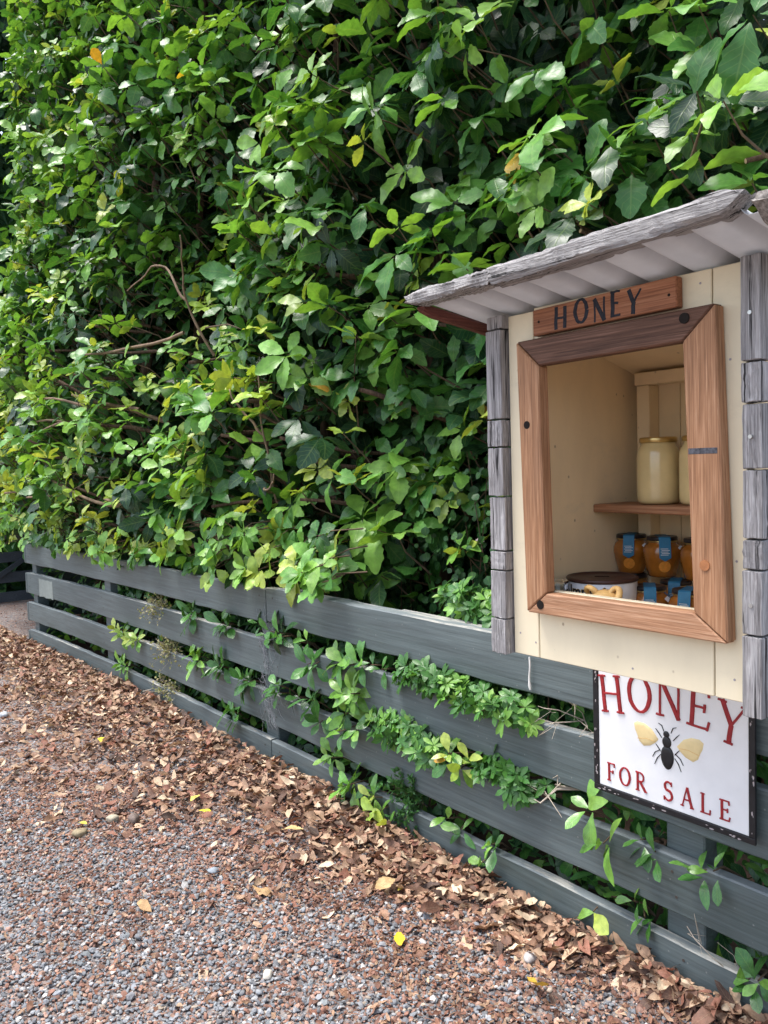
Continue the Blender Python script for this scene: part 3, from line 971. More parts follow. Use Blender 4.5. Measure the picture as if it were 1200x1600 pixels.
print_me = lines_mesh([(z, -.010 + .002 * (i % 2), .010 - .003 * ((i + 1) % 2), -.0485 - (.0002 if z < .06 else 0) + max(0, (z - .062)) * .27 + .0005) for i, z in enumerate((.056, .0595, .063, .0665, .070))], 0, 0)
card_me = mesh_np('swing_card', [(.030, -.036, .072), (.052, -.030, .050), (.060, -.022, .056), (.036, -.030, .078)], [(0, 1, 2, 3)], False)

jars = [(-1.205, 1.700, 1, .05, 'small honey jar on top of the stack, against the left wall'),
        (-1.112, 1.690, 1, .30, 'small honey jar in the middle of the upper layer'),
        (-1.015, 1.690, 1, .15, 'small honey jar of the upper layer half behind the frame'),
        (-1.205, 1.702, 0, .1, None),
        (-1.063, 1.565, 0, .20, 'small honey jar in the lower layer beside the cash tin'),
        (-1.065, 1.672, 0, .05, 'small honey jar of the lower layer, behind its neighbours'),
        (-.972, 1.575, 0, -.1, 'small honey jar of the lower layer half behind the frame')]
for (x, y, lay, rz, lab) in jars:
    e = empty('honey_jar', (x, y, FLOOR + lay * .0982), lab or 'small honey jar at the back under the leftmost upper jar', 'honey jar', 'small amber honey jars')
    e.rotation_euler = (0, 0, rz + .42)
    for nm, me, mt in (('jar_body', sm_body, 'amber'), ('lid', sm_lid, 'gold'), ('lid_top', sm_top, 'dark_lid')):
        place(nm, me, (0, 0, 0), M[mt], e)
    rb = place('label_ribbon', rib_me, (0, 0, 0), M['blue_tag'], e)
    place('printed_line', print_me, (0, 0, 0), M['paper'], rb)
    place('sticker', stick_me, (0, 0, 0), M['orange'], e)
    place('swing_card', card_me, (0, 0, 0), M['paper'], e)

# cash tin
tin = empty('cash_tin', (-1.142, 1.500, FLOOR), 'white round cash tin with dark brown slotted lid', 'tin')
place('tin_body', lathe_mesh('tin_body', [(.074, 0), (.0765, .002), (.0765, .107), (.0755, .109)], 56), (0, 0, 0), M['tin'], tin)
lid = place('lid', lathe_mesh('lid', [(.0775, .1088), (.079, .110), (.079, .1155), (.077, .1175), (.071, .1175), (.070, .1155), (.03, .1155), (.02, .1155)], 56), (0, 0, 0), M['tin_lid'], tin)
slot = place('coin_slot', box_mesh('coin_slot', -.016, .016, -.004, .004, .1157, .1165, 0), (0, 0, 0), M['hole'], lid, .6)
fc = bpy.data.curves.new('tin_text', 'FONT'); fc.body = 'Imperial'; fc.size = .036; fc.align_x = 'CENTER'; fc.resolution_u = 4
fo_ = bpy.data.objects.new('tin_text', fc); COL.objects.link(fo_)


def bent_text(name, off, R, mat, parent, z0, a0):
    fc.offset = off
    bpy.context.view_layer.update()
    dg = bpy.context.evaluated_depsgraph_get()
    me = bpy.data.meshes.new_from_object(fo_.evaluated_get(dg)); me.name = name
    bm = bmesh.new(); bm.from_mesh(me)
    bmesh.ops.subdivide_edges(bm, edges=bm.edges[:], cuts=1)
    bmesh.ops.triangulate(bm, faces=bm.faces[:])
    for v in bm.verts:
        a = a0 + v.co.x / R
        v.co = Vector((R * math.sin(a), -R * math.cos(a), z0 + v.co.y))
    bm.to_mesh(me); bm.free(); me.materials.clear()
    return place(name, me, (0, 0, 0), mat, parent)


bent_text('gold_lettering', .0016, .0769, M['gold_ink'], tin, .078, .30)
bent_text('black_lettering', .0007, .0774, M['ink'], tin, .0785, .31)
bpy.data.objects.remove(fo_)

# small carved ornament: ridged body with two upright rounded loops
orn = empty('carved_ornament', (-1.062, 1.405, FLOOR + .010), 'small pale carved wooden ornament with two curled loops before the tin', 'ornament')
orn.scale = (1.35, 1.35, 1.12)
place('body', lathe_mesh('body', [(.015, 0), (.028, .006), (.031, .022), (.029, .030), (.031, .038), (.028, .046), (.030, .054), (.026, .064), (.022, .072), (.021, .076), (.014, .082), (.006, .085)], 20), (0, 0, 0), M['carved'], orn)
for s in (-1, 1):
    pts = [(s * .019 + .0095 * math.cos(a), -.006 + .010 * math.sin(a) * s, .074 + .016 * math.sin(a)) for a in np.linspace(-.9, math.pi + .7, 14)]
    v, f = tube_np(pts, np.linspace(.0062, .0036, 14), 8)
    place('ear', mesh_np('ear', v, f), (0, 0, 0), M['carved'], orn)
    pass
# empty glass jar by the left wall
gj = empty('glass_jar', (-1.198, 1.408, FLOOR + .012), 'empty clear glass jar beside the tin at the left wall', 'glass jar')
place('jar_glass', lathe_mesh('jar_glass', [(.001, .003), (.026, .003), (.029, .008), (.029, .075), (.026, .086), (.026, .100), (.0275, .1005), (.0285, .0985), (.028, .086), (.0315, .075), (.0315, .004), (.029, 0), (.001, 0)], 32, False), (0, 0, 0), M['glass'], gj)

# =================================================================== METAL SIGN
SY = 1.788
sg = empty('metal_sign', (-1.165, SY, .475), 'white embossed metal sign with red lettering and a bee below the honey box', 'sign')
SX0, SX1, SZ0, SZ1 = -1.392, -.935, .478, .945
box('sign_plate', SX0 + .016, SX1 - .016, SY - .004, SY, SZ0 + .016, SZ1 - .016, M['white_enamel'], sg, .0015)
rim = [(SX0, SX1, SZ0, SZ0 + .0158), (SX0, SX1, SZ1 - .0158, SZ1), (SX0, SX0 + .0158, SZ0 + .016, SZ1 - .016), (SX1 - .0158, SX1, SZ0 + .016, SZ1 - .016)]
for k, (a, b_, c_, d_) in enumerate(rim):
    o = box('sign_rim', a, b_, SY - .0075, SY + .001, c_, d_, M['black_enamel'], sg, .002, 2)
    for q in range(26):                                            # chipped spots
        rr = np.random.default_rng(100 * k + q)
        if rr.uniform() < .35: continue
        long = k < 2
        u = rr.beta(.8, .8); x = a + (b_ - a) * (u if long else rr.uniform(.2, .8)); z = c_ + (d_ - c_) * (rr.uniform(.2, .8) if long else u)
        r_ = rr.uniform(.001, .0035)
        poly = [(x + r_ * (2.2 if long else .8) * rr.uniform(.5, 1) * math.cos(w), z + r_ * (.8 if long else 2.2) * rr.uniform(.5, 1) * math.sin(w)) for w in np.linspace(0, 2 * math.pi, 8)[:-1]]
        prism('chip', poly, SY - .0079, SY - .0074, M['chip'], o, 'Y')
# HONEY on an arch
for k, (ch, x, z, ro) in enumerate((('H', -1.328, .703, .12), ('O', -1.243, .722, .06), ('N', -1.158, .728, 0), ('E', -1.078, .722, -.07), ('Y', -1.000, .702, -.13))):
    letter_mesh('raised_letter', ch, (x, z), .102, (.82, .84, .86, .92, .82)[k], ro, .0125, SY - .0040, .0028, True, M['red_enamel'], sg, .0008, 30 + k)
xs_ = (-1.336, -1.293, -1.243, -1.163, -1.110, -1.060, -1.010)
for k, (ch, x) in enumerate(zip('FORSALE', xs_)):
    letter_mesh('raised_letter', ch, (x, .513), .050, (.82, .84, .84, .86, .80, .84, .84)[k], 0, .0072, SY - .0040, .0022, True, M['red_enamel'], sg, .0004, 50 + k)


def dome(name, outline, y, h, mat, parent):
    o_ = np.array(outline); c_ = o_.mean(0); V, F = [], []
    k = len(o_)
    for s, hh in ((1, 0), (.92, .55), (.7, .85), (.35, 1)):
        for p in o_: q = c_ + (p - c_) * s; V.append((q[0], y - h * hh, q[1]))
    V.append((c_[0], y - h, c_[1]))
    for r_ in range(3):
        for i in range(k):
            j = (i + 1) % k; F.append((r_ * k + i, r_ * k + j, (r_ + 1) * k + j, (r_ + 1) * k + i))
    for i in range(k): F.append((3 * k + i, 3 * k + (i + 1) % k, 4 * k))
    return link(name, mesh_np(name, V, F), mat, parent)


bx, bz = -1.164, .650
PB = SY - .0040
dome('bee_abdomen', [(bx - .001 + .0185 * math.sin(a) * (1.0 + .12 * math.cos(a)), bz - .026 + .031 * math.cos(a)) for a in np.linspace(0, 2 * math.pi, 25)[:-1]], PB, .005, M['black_enamel'], sg)
dome('bee_thorax', [(bx - .002 + .0128 * math.sin(a), bz + .014 + .0155 * math.cos(a)) for a in np.linspace(0, 2 * math.pi, 19)[:-1]], PB - .0003, .0045, M['black_enamel'], sg)
dome('bee_head', [(bx - .003 + .0085 * math.sin(a), bz + .034 + .0085 * math.cos(a)) for a in np.linspace(0, 2 * math.pi, 17)[:-1]], PB - .0006, .004, M['black_enamel'], sg)
for s in (-1, 1):
    W = [(.026, .012), (.045, .034), (.066, .044), (.088, .045), (.099, .038), (.096, .022), (.090, .010), (.084, -.006), (.070, -.016), (.050, -.010), (.034, .002)]
    wg = dome('bee_wing', [(bx + s * a, bz + b_ + (.003 if s < 0 else -.002)) for a, b_ in W][::s], PB, .0035, M['wing'], sg)
    v, f = ribbon([(bx + s * a, bz + b_) for a, b_ in ((.035, .008), (.06, .010), (.088, .004))], .0012, PB - .0034, .0005)
    link('vein', mesh_np('vein', v, f, False), M['carved'], wg)
    for pts in ([(.010, .040), (.016, .054), (.026, .058)], [(.016, .022), (.026, .034), (.034, .042)], [(.020, -.014), (.028, -.004), (.034, .002)], [(.020, -.022), (.030, -.034), (.038, -.052)], [(.021, -.010), (.036, -.020), (.044, -.034)]):
        v, f = ribbon([(bx + s * a, bz + b_) for a, b_ in pts], [.0018, .0026, .0012], PB, .0016)
        link('bee_leg', mesh_np('bee_leg', v, f, False), M['black_enamel'], sg)

# =================================================================== HEDGE
SH = {}
for k in range(5):
    SH['L%d' % k] = leaf_shape(12, (.46, .50, .42, .54, .48)[k], .075, (.16, .24, .12, .20, .28)[k], (.12, .34, .22, .42, .06)[k], (.60, .57, .55, .62, .58)[k], .020, k, .10, .10, (.15, -.2, .1, .25, -.1)[k])
    SH['D%d' % k] = leaf_shape(4, (.44, .48, .40, .52, .46)[k], .05, .20, .2, .56, .02, k, .10)
    SH['B%d' % k] = leaf_shape(6, (.44, .40, .48, .36, .42)[k], 0, .16, (.1, .3, .2, .4, .25)[k], (.62, .6, .66, .56, .64)[k], .012, 20 + k, .08, .05)
    SH['S%d' % k] = leaf_shape(4, (.40, .36, .46, .34, .42)[k], 0, .2, (.1, .2, .3, .15, .25)[k], .62, .01, 30 + k, .05, .06)
    SH['R%d' % k] = leaf_shape(4, (.85, .9, .8, .95, .88)[k], .05, .1, .15, .48, .02, 40 + k, .12)
    SH['X%d' % k] = leaf_shape(6, (.40, .34, .46, .37, .50)[k], .07, (.45, .2, -.3, .6, .1)[k], (.30, -.28, .2, -.18, .42)[k], (.5, .45, .55, .52, .58)[k], .045, 50 + k, .10, 0, (.5, -.4, .3, -.7, .15)[k])
LM = {k: mesh_np('leaf', v, f, True, None, l) for k, (v, f, l) in SH.items()}

hedge = empty('hedge', (-4.5, 2.6, .05), 'tall dense green hedge of toothed leaves rising behind the grey fence', 'hedge')


def hnoise(x, z):
    return (.55 * np.sin(1.9 * x + 1.3 * z + .6) * np.sin(1.5 * z - .8 * x + 1.1) + .3 * np.sin(4.1 * x - 2.2 * z + 2.0) * np.sin(3.6 * z + 1.7 * x) + .2 * np.sin(7.3 * x + 5.1 * z))


def hedge_y(x, z):
    y = np.interp(x, [-10.5, -9.6, -8.8, -7.8, -7, -6, -5, -4, -3.2, -2.6, -2.0, -1.5, -.6, .6], [2.7, 2.15, 1.80, 1.68, 1.60, 1.62, 1.70, 1.80, 1.93, 2.08, 2.26, 2.36, 2.36, 2.30])
    y = y + np.interp(z, [.8, 1.2, 1.8, 2.4, 3.2, 4.5], [.10, 0, .02, .12, .28, .45]) * np.interp(x, [-3.5, -2.5], [1, .2])
    y = y - .30 * np.exp(-((x + 1.0) / .8) ** 2 - ((z - 2.25) / .32) ** 2)
    y = y + .42 * np.exp(-((x + 4.5) / .55) ** 2 - ((z - 2.55) / .55) ** 2)            # the dark hollow
    return y + .13 * hnoise(x, z)


PAL = {'old': np.array([(.016, .056, .024), (.020, .068, .028), (.028, .088, .032)]),  # older leaves; bluish dark of the hedge's deep shade mixed into their colour
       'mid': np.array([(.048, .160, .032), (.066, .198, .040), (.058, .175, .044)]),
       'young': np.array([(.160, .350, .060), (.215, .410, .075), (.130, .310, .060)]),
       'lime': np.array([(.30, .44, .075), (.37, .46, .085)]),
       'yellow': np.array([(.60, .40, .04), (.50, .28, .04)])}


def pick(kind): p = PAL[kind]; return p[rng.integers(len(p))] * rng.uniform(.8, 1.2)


def fake_center(x, y, z, marg=140):
    a, b_, d = px(np.array([x, y, z]))
    return d > .3 and -marg < a < 1200 + marg and -marg - 120 < b_ < 1600


leaves = []            # (key, R, pos, size, col, layer)
twigs = []
target, tries = 4100, 0
cnt = 0
while cnt < target and tries < 80000:
    tries += 1
    x = rng.uniform(-10.4, .3); z = rng.uniform(.86, 7.0)
    if z < 1.0 and x > -2.7 and rng.uniform() < .6: continue
    u = rng.uniform()
    dep = rng.uniform(-.05, .13) if u < .50 else (rng.uniform(.12, .4) if u < .82 else rng.uniform(.4, .95))
    y0 = float(hedge_y(x, z)); y = y0 + dep
    if not fake_center(x, y, z): continue
    if z < .97 and y < 1.93 and dep > .0: continue
    cnt += 1
    low = dep > .35
    outv = np.array([0.0, -1.0, 0.0])
    if x < -8.6: outv = np.array([-.3, -.95, 0])
    ax = outv * rng.uniform(.10, .80) + np.array([0, 0, 1]) * rng.uniform(.5, 1.15) + rng.normal(0, .30, 3)
    ax /= np.linalg.norm(ax)
    left_lit = np.interp(x, [-6.5, -4.5, -2.6], [1, .75, .25]) * np.interp(z, [.9, 1.7, 2.6, 3.6], [1, .9, .4, .2])  # more young, lime leaves low on the left, standing in for stronger light
    pr = rng.uniform()
    if dep < .13 and pr < .52 + .36 * left_lit: kind = 'lime' if rng.uniform() < .10 + .50 * left_lit else 'young'
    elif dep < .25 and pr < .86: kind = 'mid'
    else: kind = 'old'  # deep whorls get the leaf colour with inner shade put in
    n_l = rng.integers(4, 8)
    size0 = {'lime': rng.uniform(.085, .135), 'young': rng.uniform(.115, .18), 'mid': rng.uniform(.12, .19), 'old': rng.uniform(.13, .21)}[kind]
    if x < -4.5: size0 *= .95
    base_el = {'lime': .55, 'young': .30, 'mid': .08, 'old': -.15}[kind]
    tmp = np.cross(ax, (0.3, .2, .9)); tmp /= np.linalg.norm(tmp); tm2 = np.cross(ax, tmp)
    a0 = rng.uniform(0, 6.28); P = np.array([x, y, z])
    wc = pick(kind)
    for k in range(n_l):
        a = a0 + k * 2 * math.pi / n_l + rng.normal(0, .22)
        rad = tmp * math.cos(a) + tm2 * math.sin(a)
        el = base_el + rng.normal(0, .28)
        d = rad * math.cos(el) + ax * math.sin(el)
        d[2] -= rng.uniform(0, .35)
        nrm = ax * math.cos(el) - rad * math.sin(el) + rng.normal(0, .22, 3)
        R = frame_from(d, nrm)
        sz = size0 * rng.uniform(.7, 1.12)
        c_ = wc * rng.uniform(.82, 1.18) if rng.uniform() > .0025 else pick('yellow')
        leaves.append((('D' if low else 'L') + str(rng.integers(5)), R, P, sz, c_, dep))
    # petiole and twig back into the hedge
    L = rng.uniform(.12, .38); back = np.array([rng.normal(0, .12), 1.0, 0]) * .6 - ax * .9
    back /= np.linalg.norm(back)
    p1 = P + back * L * .5 + rng.normal(0, .012, 3); p2 = P + back * L + np.array([0, .05, -.03]) + rng.normal(0, .03, 3)
    if dep < .4:
        twigs.append(tube_np([P, p1, p2], [.0022, .0035, .0050], 4))
    # drooping older leaves further back along the twig
    for k in range(rng.integers(1, 4)):
        q = p1 + (p2 - p1) * rng.uniform(0, 1)
        d = rng.normal(0, .6, 3) + np.array([0, -.5, -.5]); nrm = np.array([0, -.75, .55]) + rng.normal(0, .35, 3)
        leaves.append((('D' if low else 'L') + str(rng.integers(5)), frame_from(d, nrm), q, rng.uniform(.10, .17) * (.86 if x < -5 else 1), pick('old' if rng.uniform() < .6 else 'mid'), dep + .1))

# shoots that hang over the top board
for k in range(150):
    x = rng.uniform(-8.3, -2.55); z = .965 + rng.uniform(-.10, .12) + (-.06 if x < -7.1 else 0); y = float(fence_y(max(x, -7))) + rng.uniform(-.16, .05)
    if x > -3.9: y += .07; z += .03
    ax = np.array([rng.normal(0, .3), -.8, rng.uniform(-.3, .7)]); ax /= np.linalg.norm(ax)
    tmp = np.cross(ax, (0.3, .2, .9)); tmp /= np.linalg.norm(tmp); tm2 = np.cross(ax, tmp)
    kind = ('lime', 'young', 'mid')[rng.choice(3, p=(.28, .42, .30) if x < -4.2 else (.05, .55, .40))]; wc = pick(kind); n_l = rng.integers(4, 8); P = np.array([x, y, z]); size0 = rng.uniform(.085, .13) * (.85 if x < -5 else 1)
    for q in range(n_l):
        a = q * 2 * math.pi / n_l + rng.normal(0, .3); rad = tmp * math.cos(a) + tm2 * math.sin(a); el = rng.normal(.2, .3)
        d = rad * math.cos(el) + ax * math.sin(el); d[2] -= .25
        if y > 1.72 and d[2] < 0 and z < 1.0: d[1] -= .7
        leaves.append(('L%d' % rng.integers(5), frame_from(d, ax * math.cos(el) - rad * math.sin(el) + np.array([0, 0, .3])), P, size0 * rng.uniform(.7, 1.1), wc * rng.uniform(.8, 1.2), .0))
    twigs.append(tube_np([P, P + np.array([rng.normal(0, .03), .05, .02]), P + np.array([rng.normal(0, .05), .12, .03])], [.002, .003, .0035], 4))

# dark inner mass so that the hedge closes behind its outer shoots
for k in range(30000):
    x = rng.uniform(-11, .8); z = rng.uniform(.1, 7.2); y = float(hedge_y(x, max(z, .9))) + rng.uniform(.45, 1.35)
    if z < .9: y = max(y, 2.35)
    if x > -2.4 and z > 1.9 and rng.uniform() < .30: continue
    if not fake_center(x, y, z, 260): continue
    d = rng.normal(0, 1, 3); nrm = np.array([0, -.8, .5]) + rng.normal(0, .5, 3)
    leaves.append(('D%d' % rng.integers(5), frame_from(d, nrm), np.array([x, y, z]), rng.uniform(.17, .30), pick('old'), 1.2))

for k in range(26000):
    x = rng.uniform(-12, 1.2); z = rng.uniform(.0, 8.0); y = float(hedge_y(x, max(z, .9))) + rng.uniform(1.35, 1.9)
    if x > -2.2 and z > 2.0 and rng.uniform() < .25: continue
    if not fake_center(x, y, z, 200): continue
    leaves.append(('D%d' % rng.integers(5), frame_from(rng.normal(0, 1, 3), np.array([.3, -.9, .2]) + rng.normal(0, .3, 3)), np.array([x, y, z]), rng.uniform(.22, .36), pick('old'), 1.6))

# the 300 leaves that show largest become parts of their own
P = np.array([l[2] for l in leaves]); Dv = np.array([l[1][:, 0] * l[3] for l in leaves]); Sv = np.array([l[1][:, 1] * l[3] * .45 for l in leaves])
ax_, ay_, ad = px(P); bx_, by_, _ = px(P + Dv); cx_, cy_, _ = px(P + Sv)
area = np.abs((bx_ - ax_) * (cy_ - ay_) - (by_ - ay_) * (cx_ - ax_))
ok = (np.array([l[5] for l in leaves]) < .06) & (ax_ > 5) & (ax_ < 1195) & (ay_ > 5) & (ay_ < 960) & ~((ax_ > 640) & (ay_ > 470 - (ax_ - 640) * .31))
area = np.where(ok, area, 0)
order = np.argsort(-area)[:300]
chosen = set(order.tolist())
bag, inner = LeafBag(), LeafBag()
for i, l in enumerate(leaves):
    if i in chosen: leaf_object('leaf', LM[l[0]], l[1], l[2], l[3], l[4], M['leaf_o'], hedge)
    else: (inner if l[5] > 1 else bag).add(l[0], l[1], l[2], l[3], l[4])
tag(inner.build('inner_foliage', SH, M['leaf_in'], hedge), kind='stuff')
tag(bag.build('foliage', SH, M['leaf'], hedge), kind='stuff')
v, f = merge(twigs)
tag(link('twig', mesh_np('twig', v, f), M['twig'], hedge), kind='stuff')

# trunks and sawn branches
def limb(name, pts, r0, r1, nside=8, seg=14, wob=.02, cut=False, seed=0, mat='bark'):
    r = np.random.default_rng(seed)
    pts = np.asarray(pts, float); t = np.linspace(0, 1, len(pts)); tt = np.linspace(0, 1, seg)
    P = np.stack([np.interp(tt, t, pts[:, k]) for k in range(3)], 1)
    P[1:-1] += r.normal(0, wob, (seg - 2, 3))
    for _ in range(2): P[1:-1] = (P[:-2] + 2 * P[1:-1] + P[2:]) / 4
    rad = np.interp(tt, [0, 1], [r0, r1]) * (1 + r.normal(0, .07, seg))
    v, f = tube_np(P, rad, nside)
    me = mesh_np(name, v, [tuple(q) for q in f] + [tuple((seg - 1) * nside + k for k in range(nside))], True)
    me.materials.append(M[mat]); me.materials.append(M['cut'])
    if cut: me.polygons[len(me.polygons) - 1].material_index = 1; me.polygons[len(me.polygons) - 1].use_smooth = False
    return link(name, me, None, hedge)


tr = np.random.default_rng(5)
for k, x in enumerate((-7.4, -6.6, -5.7, -4.9, -4.3, -3.6, -2.9, -2.2, -1.4, -.5)):
    y = float(hedge_y(x, 1.5)) + .55 + tr.uniform(-.08, .08)
    limb('trunk', [(x, y, 0), (x + tr.normal(0, .06), y + tr.normal(0, .05), 1.2), (x + tr.normal(0, .2), y + .1, 2.6), (x + tr.normal(0, .4), y + .25, 4.6)], .055, .02, 10, 20, .03, seed=k)
for k in range(46):
    x = tr.uniform(-7.8, -3.1) if k < 36 else tr.uniform(-3.1, -.4); z = tr.uniform(.95, 2.5) if k < 36 else tr.uniform(1.2, 2.6)
    y0 = float(hedge_y(x, z))
    s = np.array([x + tr.uniform(.15, .6), y0 + tr.uniform(.45, .6), z - tr.uniform(-.05, .35)])
    e_ = np.array([x, y0 + tr.uniform(-.02, .16), z])
    limb('branch', [s, (s + e_) / 2 + tr.normal(0, .03, 3), e_], tr.uniform(.011, .02), tr.uniform(.006, .011), 7, 10, .012, True, 100 + k)

for k in range(10):
    x = tr.uniform(-7.4, -3.9); z = tr.uniform(1.0, 2.35); y0 = float(hedge_y(x, z))
    s = np.array([x + tr.uniform(.45, 1.1), y0 + tr.uniform(.25, .42), z - tr.uniform(-.02, .30)])
    e_ = np.array([x, y0 - tr.uniform(-.03, .06), z + tr.uniform(-.10, .16)])
    limb('branch', [s, s * .6 + e_ * .4 + tr.normal(0, .06, 3), s * .25 + e_ * .75 + tr.normal(0, .04, 3), e_], tr.uniform(.011, .017), tr.uniform(.006, .010), 7, 10, .014, True, 200 + k, 'branch')
for k, pts in enumerate(([(-4.15, 2.05, 2.02), (-4.2, 1.92, 2.32), (-4.12, 1.86, 2.47), (-3.98, 1.80, 2.60)], [(-4.2, 1.92, 2.32), (-4.32, 1.88, 2.52), (-4.5, 1.84, 2.55), (-4.75, 1.80, 2.46)], [(-3.42, 2.1, .95), (-3.44, 1.98, 1.25), (-3.46, 1.93, 1.62), (-3.40, 1.9, 1.85)], [(-3.44, 1.98, 1.27), (-3.36, 1.9, 1.28), (-3.22, 1.86, 1.36)], [(-3.46, 1.95, 1.55), (-3.56, 1.9, 1.66), (-3.62, 1.86, 1.78)])):
    limb('branch', pts, .008, .0035, 7, 16, .016, False, 300 + k, 'branch')

# a second hedge closes the view behind the gate
fh = empty('far_hedge', (-10.6, 2.5, 0), 'dark hedge closing the view behind the far rail gate', 'hedge')
fb = LeafBag()
for k in range(20000):
    yy = rng.uniform(.4, 4.8); z = 9 * rng.uniform() ** 1.15; x = -10.25 - rng.uniform(0, .8) - .12 * math.sin(yy * 4 + z * 3)
    if not fake_center(x, yy, z, 200): continue
    fb.add('D%d' % rng.integers(5), frame_from(np.array([.2, rng.normal(0, .8), rng.normal(-.2, .6)]), np.array([.8, -.2, .6]) + rng.normal(0, .4, 3)), np.array([x, yy, z]), rng.uniform(.20, .32), pick('old' if rng.uniform() < .7 else 'mid'))
tag(fb.build('foliage', SH, M['leaf_in'], fh), kind='stuff')
for k in range(6):
    yy = .2 + k * .75
    v, f = tube_np([(-10.7, yy, 0), (-10.72, yy + .1, 2), (-10.7, yy - .1, 5)], [.06, .045, .02], 8)
    link('trunk', mesh_np('trunk', v, f), M['bark'], fh)

# small round-leaved creeper on the dark bank behind the fence
cr = empty('creeper', (-1.9, 2.3, .05), 'dark small-leaved creeper covering the bank between hedge and honey box', 'creeper')
cb = LeafBag()
for k in range(3600):
    x = rng.uniform(-3.0, .2); z = rng.uniform(.25, 1.75)
    y = 2.16 + .16 * (z - .9) + .05 * math.sin(x * 7 + z * 3) + .05 * math.sin(z * 9) + rng.uniform(0, .14)
    nrm = np.array([0, -.85, .5]) + rng.normal(0, .35, 3); d = np.array([rng.normal(0, .7), -.2, -.7 + rng.normal(0, .4)])
    cb.add('R%d' % rng.integers(5), frame_from(d, nrm), np.array([x, y, z]), rng.uniform(.022, .050), (np.array([.030, .105, .030]) if rng.uniform() < .8 else np.array([.07, .19, .05])) * rng.uniform(.7, 1.3))
tag(cb.build('foliage', SH, M['leaf'], cr), kind='stuff')
ct = []
for k in range(40):
    x, z = rng.uniform(-2.9, .1), rng.uniform(.2, .6)
    ct.append(tube_np([(x, 2.2, z), (x + rng.normal(0, .15), 2.2 + .05, z + .5), (x + rng.normal(0, .3), 2.3, z + 1.1)], [.003, .0025, .0015], 4))
v, f = merge(ct); tag(link('stem', mesh_np('stem', v, f), M['twig'], cr), kind='stuff')

G1, G2, G3 = .645, .400, .170       # heights of the three gaps
# undergrowth in the gloom behind the boards
ug = LeafBag()
for k in range(5200):
    x = rng.uniform(-6.9, .6); z = rng.choice((G1, G2, G3)) + rng.normal(0, .05); y = float(fence_y(x)) + .045 + abs(rng.normal(0, .07))
    if x < -5.6 and rng.uniform() < .75: continue
    d = np.array([rng.normal(0, .6), -.5, rng.normal(.1, .5)]); nrm = np.array([0, -.4, .8]) + rng.normal(0, .4, 3)
    d = d / np.linalg.norm(d); y = max(y, float(fence_y(x)) + .05 + .11 * max(0, -d[1]))
    ug.add(('B%d' if rng.uniform() < .6 else 'S%d') % rng.integers(5), frame_from(d, nrm), np.array([x, y, z]), rng.uniform(.05, .10), pick(('old', 'mid', 'young')[rng.choice(3, p=(.4, .42, .18))]))
tag(ug.build('undergrowth', SH, M['leaf']), 'dim leafy undergrowth seen through the gaps of the fence', 'undergrowth', kind='stuff')

# =================================================================== PLANTS GROWING OUT THROUGH THE FENCE
def shoot(x, z, label, n_=9, size=.085, cols=('mid', 'young'), out=.07, droop=-.02, spread=1.0, keys='B', name='leafy_shoot', mat='leaf_gloss', up=.3, seed=0, group='leafy shoots through the fence', length=.05, yel=0):
    global rng
    keep = rng; rng = np.random.default_rng(seed + 500)
    yb = float(fence_y(x))
    e = empty(name, (x, yb + .10, z - .06), label, 'plant', group)
    base = np.array([x + rng.normal(0, .02), yb + .10, z - .06])
    left = int(n_ * 1.7)
    tips = max(2, round(left / 6.5))
    for ti in range(tips):
        m_ = left // tips + (1 if ti < left % tips else 0)
        tip = np.array([x + (ti - (tips - 1) / 2) * rng.uniform(.035, .06) * spread + rng.normal(0, .012), yb - out * rng.uniform(.3, .85), z + droop * rng.uniform(.2, 1.3) + rng.normal(.005, .022)])
        midp = (base + tip) / 2 + np.array([rng.normal(0, .01), 0, .015])
        v, f = tube_np([base, midp, tip], [.004, .0032, .0018], 6)
        link('stem', mesh_np('stem', v, f), M['twig'], e)
        ax = np.array([rng.normal(0, .45), -.8, up + rng.uniform(-.15, .6)]); ax /= np.linalg.norm(ax)
        tmp = np.cross(ax, (0.1, .2, .9)); tmp /= np.linalg.norm(tmp); tm2 = np.cross(ax, tmp); tone = rng.uniform(.8, 1.15)
        for k in range(m_):
            a = k * 2.4 + rng.normal(0, .35); t = k / max(1, m_ - 1)
            rad = tmp * math.cos(a) + tm2 * math.sin(a)
            el = 1.0 * t - .1 + rng.normal(0, .2)
            d = rad * math.cos(el) + ax * math.sin(el); d[2] -= .10
            nrm = ax * math.cos(el) - rad * math.sin(el) + np.array([0, 0, .35]) + rng.normal(0, .2, 3)
            pos = tip - ax * length * .5 * (1 - t) + rng.normal(0, .003, 3)
            sz = size * rng.uniform(.65, 1.15)
            reach = pos + d / np.linalg.norm(d) * sz
            if reach[1] > yb - .004 and abs(reach[2] - z) > .035: d[1] -= (reach[1] - yb + .010) / sz
            if pos[1] > yb - .004 and abs(pos[2] - z) > .035: pos[1] = yb - .008
            c_ = pick(cols[1] if t > .5 else cols[0]) * tone if (k >= yel or ti) else pick('yellow')
            leaf_object('leaf', LM[keys + str(rng.integers(5))], frame_from(d, nrm), pos, sz, c_, M[mat], e)
    rng = keep
    return e


